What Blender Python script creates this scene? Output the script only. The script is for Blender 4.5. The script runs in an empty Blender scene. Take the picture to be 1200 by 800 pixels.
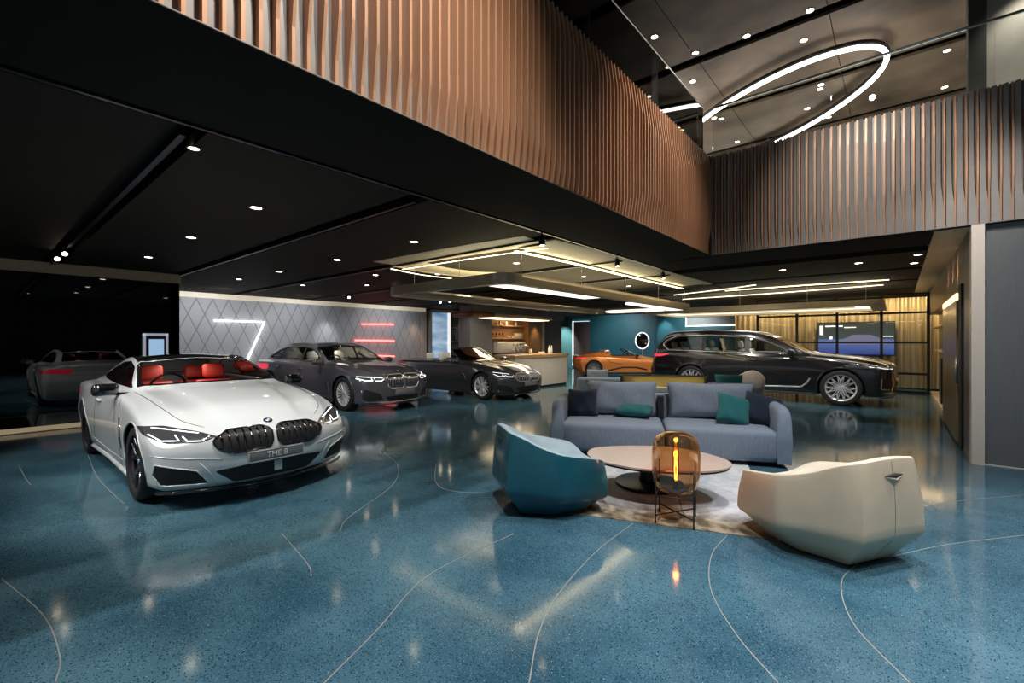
import bpy, bmesh, math, random
import numpy as np
from mathutils import Vector, Matrix
from mathutils.bvhtree import BVHTree

random.seed(7)
COL = bpy.context.scene.collection
PI = math.pi
CS, SN = 0.7631, 0.6463          # the building's axes are turned 40.26 degrees from the view
F, HORIZON, EYE = 535.0, 400.0, 1.5


def cw(lat, d, z=0.0):
    """a point measured across and away from the camera, in building coordinates"""
    return Vector((CS * lat - SN * d, SN * lat + CS * d, z))


def on_plane(px, py, z=0.0):
    d = (EYE - z) * F / (py - HORIZON)
    return cw((px - 600) / F * d, d, z)


# ------------------------------------------------------------------ materials
MATS = {}


def nd(nt, kind, **kw):
    n = nt.nodes.new(kind)
    for k, v in kw.items():
        if k.startswith('i_'):
            n.inputs[k[2:].replace('_', ' ')].default_value = v
        else:
            setattr(n, k, v)
    return n


def mat(name, col, rough=0.5, metal=0.0, coat=0.0, emit=None, es=0.0, var=0.06, nscale=8.0, bump=0.0, bscale=60.0,
        ior=1.5, stretch=None, sheen=0.0):
    if name in MATS:
        return MATS[name]
    m = bpy.data.materials.new(name)
    m.use_nodes = True
    nt = m.node_tree
    b = nt.nodes['Principled BSDF']
    b.inputs['Roughness'].default_value = rough
    b.inputs['Metallic'].default_value = metal
    b.inputs['Coat Weight'].default_value = coat
    b.inputs['Coat Roughness'].default_value = 0.04
    b.inputs['IOR'].default_value = ior
    b.inputs['Sheen Weight'].default_value = sheen
    tc = nd(nt, 'ShaderNodeTexCoord')
    mp = nd(nt, 'ShaderNodeMapping')
    if stretch:
        mp.inputs['Scale'].default_value = stretch
    nt.links.new(tc.outputs['Object'], mp.inputs['Vector'])
    no = nd(nt, 'ShaderNodeTexNoise')
    no.inputs['Scale'].default_value = nscale
    no.inputs['Detail'].default_value = 3
    nt.links.new(mp.outputs[0], no.inputs['Vector'])
    cr = nd(nt, 'ShaderNodeValToRGB')
    cr.color_ramp.elements[0].position = 0.3
    cr.color_ramp.elements[1].position = 0.7
    cr.color_ramp.elements[0].color = tuple(c * (1 - var) for c in col) + (1,)
    cr.color_ramp.elements[1].color = tuple(min(1, c * (1 + var)) for c in col) + (1,)
    nt.links.new(no.outputs['Fac'], cr.inputs['Fac'])
    nt.links.new(cr.outputs['Color'], b.inputs['Base Color'])
    if emit:
        b.inputs['Emission Color'].default_value = tuple(emit) + (1,)
        b.inputs['Emission Strength'].default_value = es
    if bump:
        n2 = nd(nt, 'ShaderNodeTexNoise')
        n2.inputs['Scale'].default_value = bscale
        nt.links.new(mp.outputs[0], n2.inputs['Vector'])
        bp = nd(nt, 'ShaderNodeBump')
        bp.inputs['Strength'].default_value = bump
        bp.inputs['Distance'].default_value = 0.01
        nt.links.new(n2.outputs['Fac'], bp.inputs['Height'])
        nt.links.new(bp.outputs[0], b.inputs['Normal'])
    MATS[name] = m
    return m


def glass(name, tint=(0.8, 0.85, 0.85), refl=0.9, rough=0.0, ior=1.45):
    if name in MATS:
        return MATS[name]
    m = bpy.data.materials.new(name)
    m.use_nodes = True
    nt = m.node_tree
    nt.nodes.clear()
    out = nd(nt, 'ShaderNodeOutputMaterial')
    tr = nd(nt, 'ShaderNodeBsdfTransparent')
    tr.inputs['Color'].default_value = tuple(tint) + (1,)
    gl = nd(nt, 'ShaderNodeBsdfGlossy')
    gl.inputs['Color'].default_value = (refl, refl, refl, 1)
    gl.inputs['Roughness'].default_value = rough
    fr = nd(nt, 'ShaderNodeFresnel')
    fr.inputs['IOR'].default_value = ior
    mx = nd(nt, 'ShaderNodeMixShader')
    nt.links.new(fr.outputs[0], mx.inputs[0])
    nt.links.new(tr.outputs[0], mx.inputs[1])
    nt.links.new(gl.outputs[0], mx.inputs[2])
    nt.links.new(mx.outputs[0], out.inputs['Surface'])
    MATS[name] = m
    return m


def paint(name, col, metal=0.35, rough=0.32, coat=1.0, var=0.02):
    return mat(name, col, rough, metal, coat, var=var, nscale=900)


# ------------------------------------------------------------------ objects
def link(o):
    COL.objects.link(o)
    return o


def finish(name, bm, m, parent=None, smooth=False, angle=None):
    me = bpy.data.meshes.new(name)
    bm.normal_update()
    bm.to_mesh(me)
    bm.free()
    for mm in (m if isinstance(m, (list, tuple)) else [m]):
        me.materials.append(mm)
    if smooth:
        me.polygons.foreach_set('use_smooth', [True] * len(me.polygons))
        if angle:
            try:
                me.set_sharp_from_angle(angle=math.radians(angle))
            except Exception:
                pass
    o = bpy.data.objects.new(name, me)
    link(o)
    if parent:
        o.parent = parent
    return o


def tag(o, label=None, cat=None, group=None, kind=None):
    if label:
        o['label'] = label
    if cat:
        o['category'] = cat
    if group:
        o['group'] = group
    if kind:
        o['kind'] = kind
    return o


def empty(name, label, cat, loc=(0, 0, 0), rz=0.0, group=None):
    o = bpy.data.objects.new(name, None)
    o.empty_display_size = 0.1
    link(o)
    o.location = loc
    o.rotation_euler = (0, 0, rz)
    return tag(o, label, cat, group)


def copy_tree(o, parent=None):
    c = o.copy()
    COL.objects.link(c)
    if parent:
        c.parent = parent
    for ch in list(o.children):
        copy_tree(ch, c)
    return c


def light(name, kind, loc, power, color=(1, 1, 1), target=None, **kw):
    l = bpy.data.lights.new(name, kind)
    l.energy = power
    l.color = color
    for k, v in kw.items():
        setattr(l, k, v)
    o = bpy.data.objects.new(name, l)
    link(o)
    o.location = loc
    if target is not None:
        o.rotation_euler = (Vector(target) - Vector(loc)).to_track_quat('-Z', 'Y').to_euler()
    return o


# ------------------------------------------------------------------ mesh bits
def box(bm, x0, x1, y0, y1, z0, z1, mi=0):
    v = [bm.verts.new((x, y, z)) for x in (x0, x1) for y in (y0, y1) for z in (z0, z1)]
    for q in ((0, 1, 3, 2), (4, 6, 7, 5), (0, 4, 5, 1), (2, 3, 7, 6), (0, 2, 6, 4), (1, 5, 7, 3)):
        f = bm.faces.new([v[i] for i in q])
        f.material_index = mi


def rbox(bm, x0, x1, y0, y1, z0, z1, r=0.02, seg=3):
    t = bmesh.new()
    box(t, x0, x1, y0, y1, z0, z1)
    bmesh.ops.bevel(t, geom=list(t.edges), offset=r, segments=seg, profile=0.5, affect='EDGES')
    join(bm, t)


def join(bm, t, M=None):
    if M is not None:
        bmesh.ops.transform(t, matrix=M, verts=t.verts)
    me = bpy.data.meshes.new('t')
    t.to_mesh(me)
    bm.from_mesh(me)
    bpy.data.meshes.remove(me)
    t.free()


def tube(bm, pts, r, n=8, closed=False, caps=True, flat=1.0):
    pts = [Vector(p) for p in pts]
    N = len(pts)
    rings = []
    up = None
    for i, p in enumerate(pts):
        a = pts[i - 1] if (i or closed) else p
        b = pts[(i + 1) % N] if (i < N - 1 or closed) else p
        t = (b - a)
        if t.length < 1e-9:
            t = Vector((0, 0, 1))
        t.normalize()
        if up is None:
            up = Vector((0, 0, 1)) if abs(t.z) < 0.9 else Vector((1, 0, 0))
        s = t.cross(up)
        if s.length < 1e-6:
            s = t.cross(Vector((0, 1, 0)))
        s.normalize()
        u = s.cross(t).normalized()
        up = u
        rr = r[i] if isinstance(r, (list, tuple)) else r
        rings.append([bm.verts.new(p + s * math.cos(2 * PI * k / n) * rr + u * math.sin(2 * PI * k / n) * rr * flat) for k in range(n)])
    for i in range(N if closed else N - 1):
        A, B = rings[i], rings[(i + 1) % N]
        for k in range(n):
            bm.faces.new((A[k], A[(k + 1) % n], B[(k + 1) % n], B[k]))
    if caps and not closed:
        bm.faces.new(rings[0][::-1])
        bm.faces.new(rings[-1])


def lathe(bm, prof, n=32, axis='z', M=None):
    """prof: (radius, height) pairs"""
    t = bmesh.new()
    rings = []
    for r, h in prof:
        if r < 1e-5:
            rings.append([t.verts.new((0, 0, h))])
        else:
            rings.append([t.verts.new((r * math.cos(2 * PI * k / n), r * math.sin(2 * PI * k / n), h)) for k in range(n)])
    for A, B in zip(rings, rings[1:]):
        for k in range(n):
            k2 = (k + 1) % n
            if len(A) == 1 and len(B) > 1:
                t.faces.new((A[0], B[k2], B[k]))
            elif len(B) == 1 and len(A) > 1:
                t.faces.new((A[k], A[k2], B[0]))
            elif len(A) > 1:
                t.faces.new((A[k], A[k2], B[k2], B[k]))
    if axis == 'y':
        bmesh.ops.transform(t, matrix=Matrix.Rotation(PI / 2, 4, 'X'), verts=t.verts)
    if axis == 'x':
        bmesh.ops.transform(t, matrix=Matrix.Rotation(PI / 2, 4, 'Y'), verts=t.verts)
    join(bm, t, M)


def prism(bm, poly, z0, z1):
    """poly of (x, y) extruded in z"""
    a = [bm.verts.new((x, y, z0)) for x, y in poly]
    b = [bm.verts.new((x, y, z1)) for x, y in poly]
    n = len(poly)
    bm.faces.new(a[::-1])
    bm.faces.new(b)
    for i in range(n):
        bm.faces.new((a[i], a[(i + 1) % n], b[(i + 1) % n], b[i]))


def round_poly(poly, r, seg=4):
    out = []
    n = len(poly)
    for i in range(n):
        p0, p, p1 = (Vector(poly[i - 1]).to_2d(), Vector(poly[i]).to_2d(), Vector(poly[(i + 1) % n]).to_2d())
        rr = r[i] if isinstance(r, (list, tuple)) else r
        a = (p0 - p)
        b = (p1 - p)
        d = min(rr, a.length * 0.45, b.length * 0.45)
        A = p + a.normalized() * d
        B = p + b.normalized() * d
        for k in range(seg + 1):
            t = k / seg
            q = A * (1 - t) ** 2 + p * 2 * t * (1 - t) + B * t * t
            out.append((q.x, q.y))
    return out


def spline(pts, n=8, closed=False):
    P = [np.array(p, float) for p in pts]
    N = len(P)
    out = []
    for i in range(N if closed else N - 1):
        p1, p2 = P[i], P[(i + 1) % N]
        p0 = P[i - 1] if (i or closed) else 2 * p1 - p2
        p3 = P[(i + 2) % N] if (i + 2 < N or closed) else 2 * p2 - p1
        for k in range(n):
            t = k / n
            out.append(tuple(0.5 * ((2 * p1) + (p2 - p0) * t + (2 * p0 - 5 * p1 + 4 * p2 - p3) * t * t + (3 * p1 - p0 - 3 * p2 + p3) * t ** 3)))
    if not closed:
        out.append(tuple(P[-1]))
    return out


def text(name, body, size, m, parent, loc, rot, extrude=0.002, align='CENTER'):
    cu = bpy.data.curves.new(name, 'FONT')
    cu.body = body
    cu.size = size
    cu.extrude = extrude
    cu.align_x = align
    cu.align_y = 'CENTER'
    tmp = bpy.data.objects.new('tmp_text', cu)
    link(tmp)
    me = bpy.data.meshes.new_from_object(tmp.evaluated_get(bpy.context.evaluated_depsgraph_get()))
    bpy.data.objects.remove(tmp)
    me.materials.clear()
    me.materials.append(m)
    o = bpy.data.objects.new(name, me)
    link(o)
    o.parent = parent
    o.location = loc
    o.rotation_euler = rot
    return o
# ------------------------------------------------------------------ cars
def curve_fn(pts, s=0.10):
    pts = sorted(pts)
    x = [p[0] for p in pts]
    y = [p[1] for p in pts]
    g = np.linspace(x[0] - 1, x[-1] + 1, 900)
    v = np.interp(g, x, y)
    d = g[1] - g[0]
    k = int(3 * s / d) + 1
    ker = np.exp(-0.5 * (np.arange(-k, k + 1) * d / s) ** 2)
    ker /= ker.sum()
    v = np.convolve(np.pad(v, k, mode='edge'), ker, 'valid')
    return lambda q: float(np.interp(q, g, v))


def inside(poly, a, b):
    c = False
    n = len(poly)
    j = n - 1
    for i in range(n):
        xi, yi = poly[i]
        xj, yj = poly[j]
        if (yi > b) != (yj > b) and a < (xj - xi) * (b - yi) / (yj - yi) + xi:
            c = not c
        j = i
    return c


AX = {'x': (1, 2), 'y': (0, 2), 'z': (0, 1)}


def cut(bm, poly, ax, cond, nmin=0.05, sgn=1):
    """cut the outline out of the body skin along one axis; returns the cut piece as its own mesh"""
    i, j = AX[ax]
    k = 'xyz'.index(ax)
    n = len(poly)
    bm.normal_update()
    bm.faces.ensure_lookup_table()

    def ok(f):
        c = f.calc_center_median()
        return cond(c) and f.normal[k] * sgn > nmin
    P0 = [min(p[0] for p in poly) - 0.03, max(p[0] for p in poly) + 0.03]
    P1 = [min(p[1] for p in poly) - 0.03, max(p[1] for p in poly) + 0.03]
    pool = set()
    for f in bm.faces:
        c = f.calc_center_median()
        if P0[0] - .1 < c[i] < P0[1] + .1 and P1[0] - .1 < c[j] < P1[1] + .1 and ok(f):
            pool.add(f)
    for q in range(n):
        a, b = poly[q], poly[(q + 1) % n]
        lo = (min(a[0], b[0]) - 1e-4, min(a[1], b[1]) - 1e-4)
        hi = (max(a[0], b[0]) + 1e-4, max(a[1], b[1]) + 1e-4)
        fs = []
        for f in pool:
            if not f.is_valid:
                continue
            us = [v.co[i] for v in f.verts]
            vs = [v.co[j] for v in f.verts]
            if max(us) >= lo[0] and min(us) <= hi[0] and max(vs) >= lo[1] and min(vs) <= hi[1]:
                fs.append(f)
        if not fs:
            continue
        co = [0, 0, 0]
        co[i], co[j] = a
        no = [0, 0, 0]
        no[i], no[j] = -(b[1] - a[1]), b[0] - a[0]
        if abs(no[i]) + abs(no[j]) < 1e-9:
            continue
        es = {e for f in fs for e in f.edges}
        vs = {v for f in fs for v in f.verts}
        r = bmesh.ops.bisect_plane(bm, geom=list(vs) + list(es) + fs, dist=1e-5, plane_co=co, plane_no=Vector(no).normalized())
        pool.update(g for g in r['geom'] if isinstance(g, bmesh.types.BMFace))
    bm.normal_update()
    sel = []
    for f in pool:
        if f.is_valid:
            c = f.calc_center_median()
            if inside(poly, c[i], c[j]) and ok(f):
                sel.append(f)
    out = bmesh.new()
    vm = {}
    for f in sel:
        vv = []
        for v in f.verts:
            if v not in vm:
                vm[v] = out.verts.new(v.co)
            vv.append(vm[v])
        nf = out.faces.new(vv)
    bmesh.ops.delete(bm, geom=sel, context='FACES')
    return out


def recess(bm, vec):
    r = bmesh.ops.extrude_face_region(bm, geom=list(bm.faces))
    vs = [g for g in r['geom'] if isinstance(g, bmesh.types.BMVert)]
    bmesh.ops.translate(bm, vec=vec, verts=vs)
    return bm


def make_body(c):
    W, zt, yb, top = c['W'], c['belt'], c['yb'], c['top']
    xr, xf, zb = c['xr'], c['xf'], c.get('zb', 0.17)
    tum, crown = c.get('tumble', 0.6), c.get('crown', 0.05)
    xs = [xr + 0.2 * (1 - math.cos(PI / 2 * k / 10)) for k in range(10)]
    n = int((xf - xr - 0.4) / 0.035)
    xs += [xr + 0.2 + (xf - xr - 0.4) * k / n for k in range(n + 1)]
    xs += [xf - 0.2 * (1 - math.sin(PI / 2 * k / 10)) for k in range(1, 11)]
    segs = [3, 2, 2, 3, 4, 4, 3, 4, 10, 3, 14]
    rings = []
    mid = c.get('zmid', 0.6)
    for x in xs:
        w, b, h = W(x), zt(x), top(x)
        y8 = min(yb(x), w * 0.95)
        Hh = max(h - b, 0.012)
        cr_ = min(crown, 0.45 * Hh)
        yre = y8 - max(0.08, tum * (Hh - cr_))
        m_ = min(mid, b - 0.12)
        C = [(0, zb), (.78 * w, zb), (.93 * w, zb + .015), (.965 * w, zb + .07), (.985 * w, zb + (m_ - zb) * .55), (w, m_),
             (w * .985, m_ + (b - m_) * .55), (w * .96, b - .035), (y8, b), (yre, h - cr_), (yre * .8, h - cr_ * .55), (0, h)]
        half = []
        P = [np.array(p, float) for p in C]
        for i, sg in enumerate(segs):
            p1, p2 = P[i], P[i + 1]
            p0 = P[i - 1] if i else np.array((-p2[0], p2[1]))
            p3 = P[i + 2] if i + 2 < len(P) else np.array((-p1[0], p1[1]))
            if i in (8,):    # keep the glass straight from belt to roof edge
                p0 = p1 * 2 - p2
                p3 = p2 * 2 - p1
            for k in range(sg):
                t = k / sg
                q = 0.5 * ((2 * p1) + (p2 - p0) * t + (2 * p0 - 5 * p1 + 4 * p2 - p3) * t * t + (3 * p1 - p0 - 3 * p2 + p3) * t ** 3)
                half.append(q)
        half.append(P[-1])
        half = np.array(half)
        for xe, R, kk in ((xf, c.get('rf', .14), c.get('kf', .10)), (xr, c.get('rr', .12), c.get('kr', .08))):
            t = abs(x - xe) / R
            if t < 1:
                s = 1 - kk * (1 - math.sqrt(max(0, 1 - (1 - t) ** 2)))
                zc = (zb + h) / 2
                half[:, 0] *= s
                half[:, 1] = zc + (half[:, 1] - zc) * s
        ring = [(x, q[0], q[1]) for q in half] + [(x, -q[0], q[1]) for q in half[-2:0:-1]]
        rings.append(ring)
    V = np.array(rings)
    N, R = V.shape[0], V.shape[1]
    capf = []
    for e in (0, N - 1):
        ctr = np.array((V[e][0][0], 0, (V[e][:, 2].min() + V[e][:, 2].max()) / 2))
        capf.append([ctr + (V[e] - ctr) * (1 - k / 12) for k in range(1, 12)])
    allv = [V.reshape(-1, 3)] + [np.array(cp).reshape(-1, 3) for cp in capf]
    X = np.concatenate(allv)
    # nose and tail rounding in plan and profile
    nf, nr = c['nosef'], c['noser']
    x0f, x0r = xf - c.get('lf', .9), xr + c.get('lr', .8)
    Wm = c['Wmax']
    for q in X:
        a = min(1, abs(q[1]) / Wm)
        if q[0] > x0f:
            s = (q[0] - x0f) / (xf - x0f)
            q[0] -= s * s * (c['bowf'] * a ** c.get('bp', 2.3) + nf(q[2]))
        if q[0] < x0r:
            s = (x0r - q[0]) / (x0r - xr)
            q[0] += s * s * (c['bowr'] * a ** 2.3 + nr(q[2]))
        for xc, amp in ((0, c.get('flf', .012)), (-c['wb'], c.get('flr', .03))):
            q[1] += math.copysign(amp, q[1]) * math.exp(-((q[0] - xc) / .5) ** 2) * math.exp(-((q[2] - .62) / .2) ** 2) * (a > .5)
        if 'ridge' in c and q[2] > .6 and q[0] > c['ridge'][0]:
            yc = c['ridge'][2](q[0])
            f = min(1, max(0, (q[0] - c['ridge'][0]) / .2)) * min(1, max(0, (c['ridge'][1] - q[0]) / .25))
            q[2] += .022 * f * (1 / (1 + math.exp((abs(q[1]) - yc) / .018)) - .5) * (1 if abs(q[1]) < yc + .15 else max(0, 1 - (abs(q[1]) - yc - .15) / .1))
    bm = bmesh.new()
    vs = [bm.verts.new(p) for p in X]
    for i in range(N - 1):
        for k in range(R):
            k2 = (k + 1) % R
            bm.faces.new((vs[i * R + k], vs[(i + 1) * R + k], vs[(i + 1) * R + k2], vs[i * R + k2]))
    base = N * R
    for ci, e in ((0, 0), (1, N - 1)):
        prev = [vs[e * R + k] for k in range(R)]
        for q in range(11):
            cur = [vs[base + (ci * 11 + q) * R + k] for k in range(R)]
            for k in range(R):
                k2 = (k + 1) % R
                f = (prev[k], prev[k2], cur[k2], cur[k])
                bm.faces.new(f if e == 0 else f[::-1])
            prev = cur
        bm.faces.new(prev if e == 0 else prev[::-1])
    bmesh.ops.recalc_face_normals(bm, faces=bm.faces)
    return bm


def make_wheel(parent, name, r, w, rim_r, style, rim_m, tire_m, loc, side, dark_m, spoke_m=None, disc=True):
    """side -1: the face looks to -y"""
    root = None
    t = bmesh.new()
    hw = w / 2
    lathe(t, [(rim_r, -hw + .012), (rim_r + .015, -hw), (r - .045, -hw - .004), (r - .018, -hw + .012), (r - .004, -hw + .04), (r, 0), (r - .004, hw - .04), (r - .018, hw - .012), (r - .045, hw), (rim_r, hw - .01), (rim_r - .01, 0), (rim_r, -hw + .012)], 40, 'y')
    tire = finish('tire', t, tire_m, parent, True, 50)
    b = bmesh.new()
    lathe(b, [(rim_r + .002, hw - .012), (rim_r + .002, hw - .03), (rim_r - .03, hw - .05), (rim_r - .035, -hw + .05), (rim_r - .014, -hw + .022), (rim_r + .004, -hw + .008), (rim_r + .004, -hw + .002), (rim_r - .008, -hw + .002)][::-1], 40, 'y')
    hy = hw - .035           # spoke plane (positive lathe height maps to -y)
    zs = -(hw - .03)

    def bar(a0, r0, a1, r1, w0, w1, y0=0.03, y1=0.0, th=.022):
        p = Vector((math.cos(a0) * r0, 0, math.sin(a0) * r0))
        q = Vector((math.cos(a1) * r1, 0, math.sin(a1) * r1))
        d = (q - p).normalized()
        s = Vector((-d.z, 0, d.x))
        vv = []
        for pt, ww, yy in ((p, w0, y0), (q, w1, y1)):
            f = zs + yy
            vv.append([b.verts.new(pt + s * ww * .5 + Vector((0, f + .006, 0))), b.verts.new(pt + s * ww * .28 + Vector((0, f - .004, 0))), b.verts.new(pt - s * ww * .28 + Vector((0, f - .004, 0))),
                       b.verts.new(pt - s * ww * .5 + Vector((0, f + .006, 0))), b.verts.new(pt - s * ww * .5 + Vector((0, f + th, 0))), b.verts.new(pt + s * ww * .5 + Vector((0, f + th, 0)))])
        A, B = vv
        for k in range(6):
            b.faces.new((A[k], A[(k + 1) % 6], B[(k + 1) % 6], B[k]))
        b.faces.new(A[::-1])
        b.faces.new(B)
    hub = .055
    R1 = rim_r - .012
    if style == 'multi':
        for k in range(18):
            a = 2 * PI * k / 18
            bar(a, hub, a, R1, .016, .03)
    elif style == 'ystar':
        for k in range(5):
            a = 2 * PI * k / 5 + PI / 2
            for s in (-1, 1):
                bar(a + s * .25, hub, a + s * .10, R1 * .62, .026, .026)
                bar(a + s * .10, R1 * .60, a + s * .05, R1, .024, .022, .008)
                bar(a + s * .12, R1 * .58, a + s * .36, R1, .024, .020, .008)
    elif style == 'web':
        for k in range(7):
            a = 2 * PI * k / 7 + PI / 2
            bar(a, hub, a, R1 * .55, .034, .026)
            for s in (-1, 1):
                bar(a, R1 * .52, a + s * .23, R1, .024, .022, .012)
                bar(a + s * .45, hub * 1.2, a + s * .23, R1 * .98, .02, .016, .03, .004)
    else:
        for k in range(10):
            a = 2 * PI * k / 10
            bar(a, hub, a + (.13 if k % 2 else -.13), R1, .024, .028)
            bar(a, R1 * .6, a + (-.12 if k % 2 else .12), R1, .016, .018, .01)
    lathe(b, [(0, -zs - .012), (.03, -zs - .010), (.036, -zs - .018), (hub + .014, -zs - .022), (hub + .02, -zs - .045)], 20, 'y')
    rim = finish('rim', b, rim_m, tire, True, 35)
    cp = bmesh.new()
    lathe(cp, [(0, -zs - .006), (.018, -zs - .007), (.019, -zs - .012)], 16, 'y')
    finish('centre_cap', cp, MATS['emblem_blue'], tire, True, 40)
    if disc:
        d = bmesh.new()
        lathe(d, [(.05, .02), (rim_r - .06, .02), (rim_r - .06, 0), (.05, 0)], 32, 'y')
        finish('brake_disc', d, dark_m, tire, True, 40)
    tire.location = loc
    if side > 0:
        tire.rotation_euler = (0, 0, PI)
    return tire


def wheel_set(c, root, style, rim_m, r, w, rim_r):
    first = None
    k = 0
    for xx in (0, -c['wb']):
        for s in (-1, 1):
            loc = (xx, s * (c['track'] - w / 2), r)
            if first is None:
                first = make_wheel(root, 'tire', r, w, rim_r, style, rim_m, MATS['rubber'], loc, s, MATS['brake'])
            else:
                t = copy_tree(first, root)
                t.location = loc
                t.rotation_euler = (0, 0, PI if s > 0 else 0)
            k += 1


def add_seat(root, x, y, z, m, s=1.0, head=True):
    b = bmesh.new()
    rbox(b, -.30, .25, -.25, .25, -.08, .10, .05, 3)
    rbox(b, -.28, .22, -.27, -.19, -.02, .15, .035, 3)
    rbox(b, -.28, .22, .19, .27, -.02, .15, .035, 3)
    t = bmesh.new()
    rbox(t, -.07, .07, -.25, .25, 0, .60, .05, 3)
    rbox(t, -.03, .10, -.27, -.18, .05, .50, .035, 3)
    rbox(t, -.03, .10, .18, .27, .05, .50, .035, 3)
    join(b, t, Matrix.Translation((-.30, 0, .0)) @ Matrix.Rotation(-.3, 4, 'Y'))
    o = finish('seat', b, m, root, True, 50)
    if head:
        t = bmesh.new()
        rbox(t, -.05, .05, -.14, .14, 0, .2, .045, 3)
        t2 = bmesh.new()
        join(t2, t, Matrix.Translation((-.50, 0, .60)) @ Matrix.Rotation(-.15, 4, 'Y'))
        h = finish('headrest', t2, m, o, True, 50)
    o.location = (x, y, z)
    return o


class Skin:
    """rays onto the uncut body, so that trim follows it"""

    def __init__(self, bm):
        self.t = BVHTree.FromBMesh(bm)

    def x(self, y, z, s=1, off=.0):
        h = self.t.ray_cast(Vector((s * 9, y, z)), Vector((-s, 0, 0)))
        return Vector((h[0].x + s * off, y, z)) if h[0] else None

    def y(self, x, z, s=1, off=.0):
        h = self.t.ray_cast(Vector((x, s * 5, z)), Vector((0, -s, 0)))
        return Vector((x, h[0].y + s * off, z)) if h[0] else None

    def z(self, x, y, off=.0):
        h = self.t.ray_cast(Vector((x, y, 4)), Vector((0, 0, -1)))
        return Vector((x, y, h[0].z + off)) if h[0] else None


def dens(pts, step=.03, closed=False):
    out = []
    n = len(pts)
    for i in range(n if closed else n - 1):
        a, b = pts[i], pts[(i + 1) % n]
        L = math.dist(a, b)
        k = max(1, int(L / step))
        for q in range(k):
            out.append(tuple(a[j] + (b[j] - a[j]) * q / k for j in range(len(a))))
    if not closed:
        out.append(tuple(pts[-1]))
    return out


def trim(name, sk, ax, pts, r, m, parent, s=1, off=.0, closed=False, flat=1.0):
    P = []
    for q in dens(pts, .03, closed):
        v = sk.x(q[0], q[1], s, off) if ax == 'x' else sk.y(q[0], q[1], s, off) if ax == 'y' else sk.z(q[0], q[1], off)
        if v is not None:
            P.append(v)
    if len(P) < 2:
        return None
    b = bmesh.new()
    tube(b, P, r, 6, closed)
    return finish(name, b, m, parent, True)


def roundel(parent, loc, rot, r=.041):
    b = bmesh.new()
    lathe(b, [(0, .001), (r * .62, .001), (r * .62, .004), (r, .004), (r * 1.02, .002), (r * 1.02, -.004)], 28)
    e = finish('emblem', b, MATS['emblem_ring'], parent, True, 30)
    e.location = loc
    e.rotation_euler = rot
    for mi, st in ((MATS['emblem_blue'], 0), (MATS['emblem_white'], 1)):
        b = bmesh.new()
        for q in (0, 2):
            a0 = (q + st) * PI / 2
            P = [(0, 0)] + [(r * .6 * math.cos(a0 + PI / 2 * k / 8), r * .6 * math.sin(a0 + PI / 2 * k / 8)) for k in range(9)]
            prism(b, P, .001, .0045)
        finish('quadrant', b, mi, e)
    return e


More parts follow.
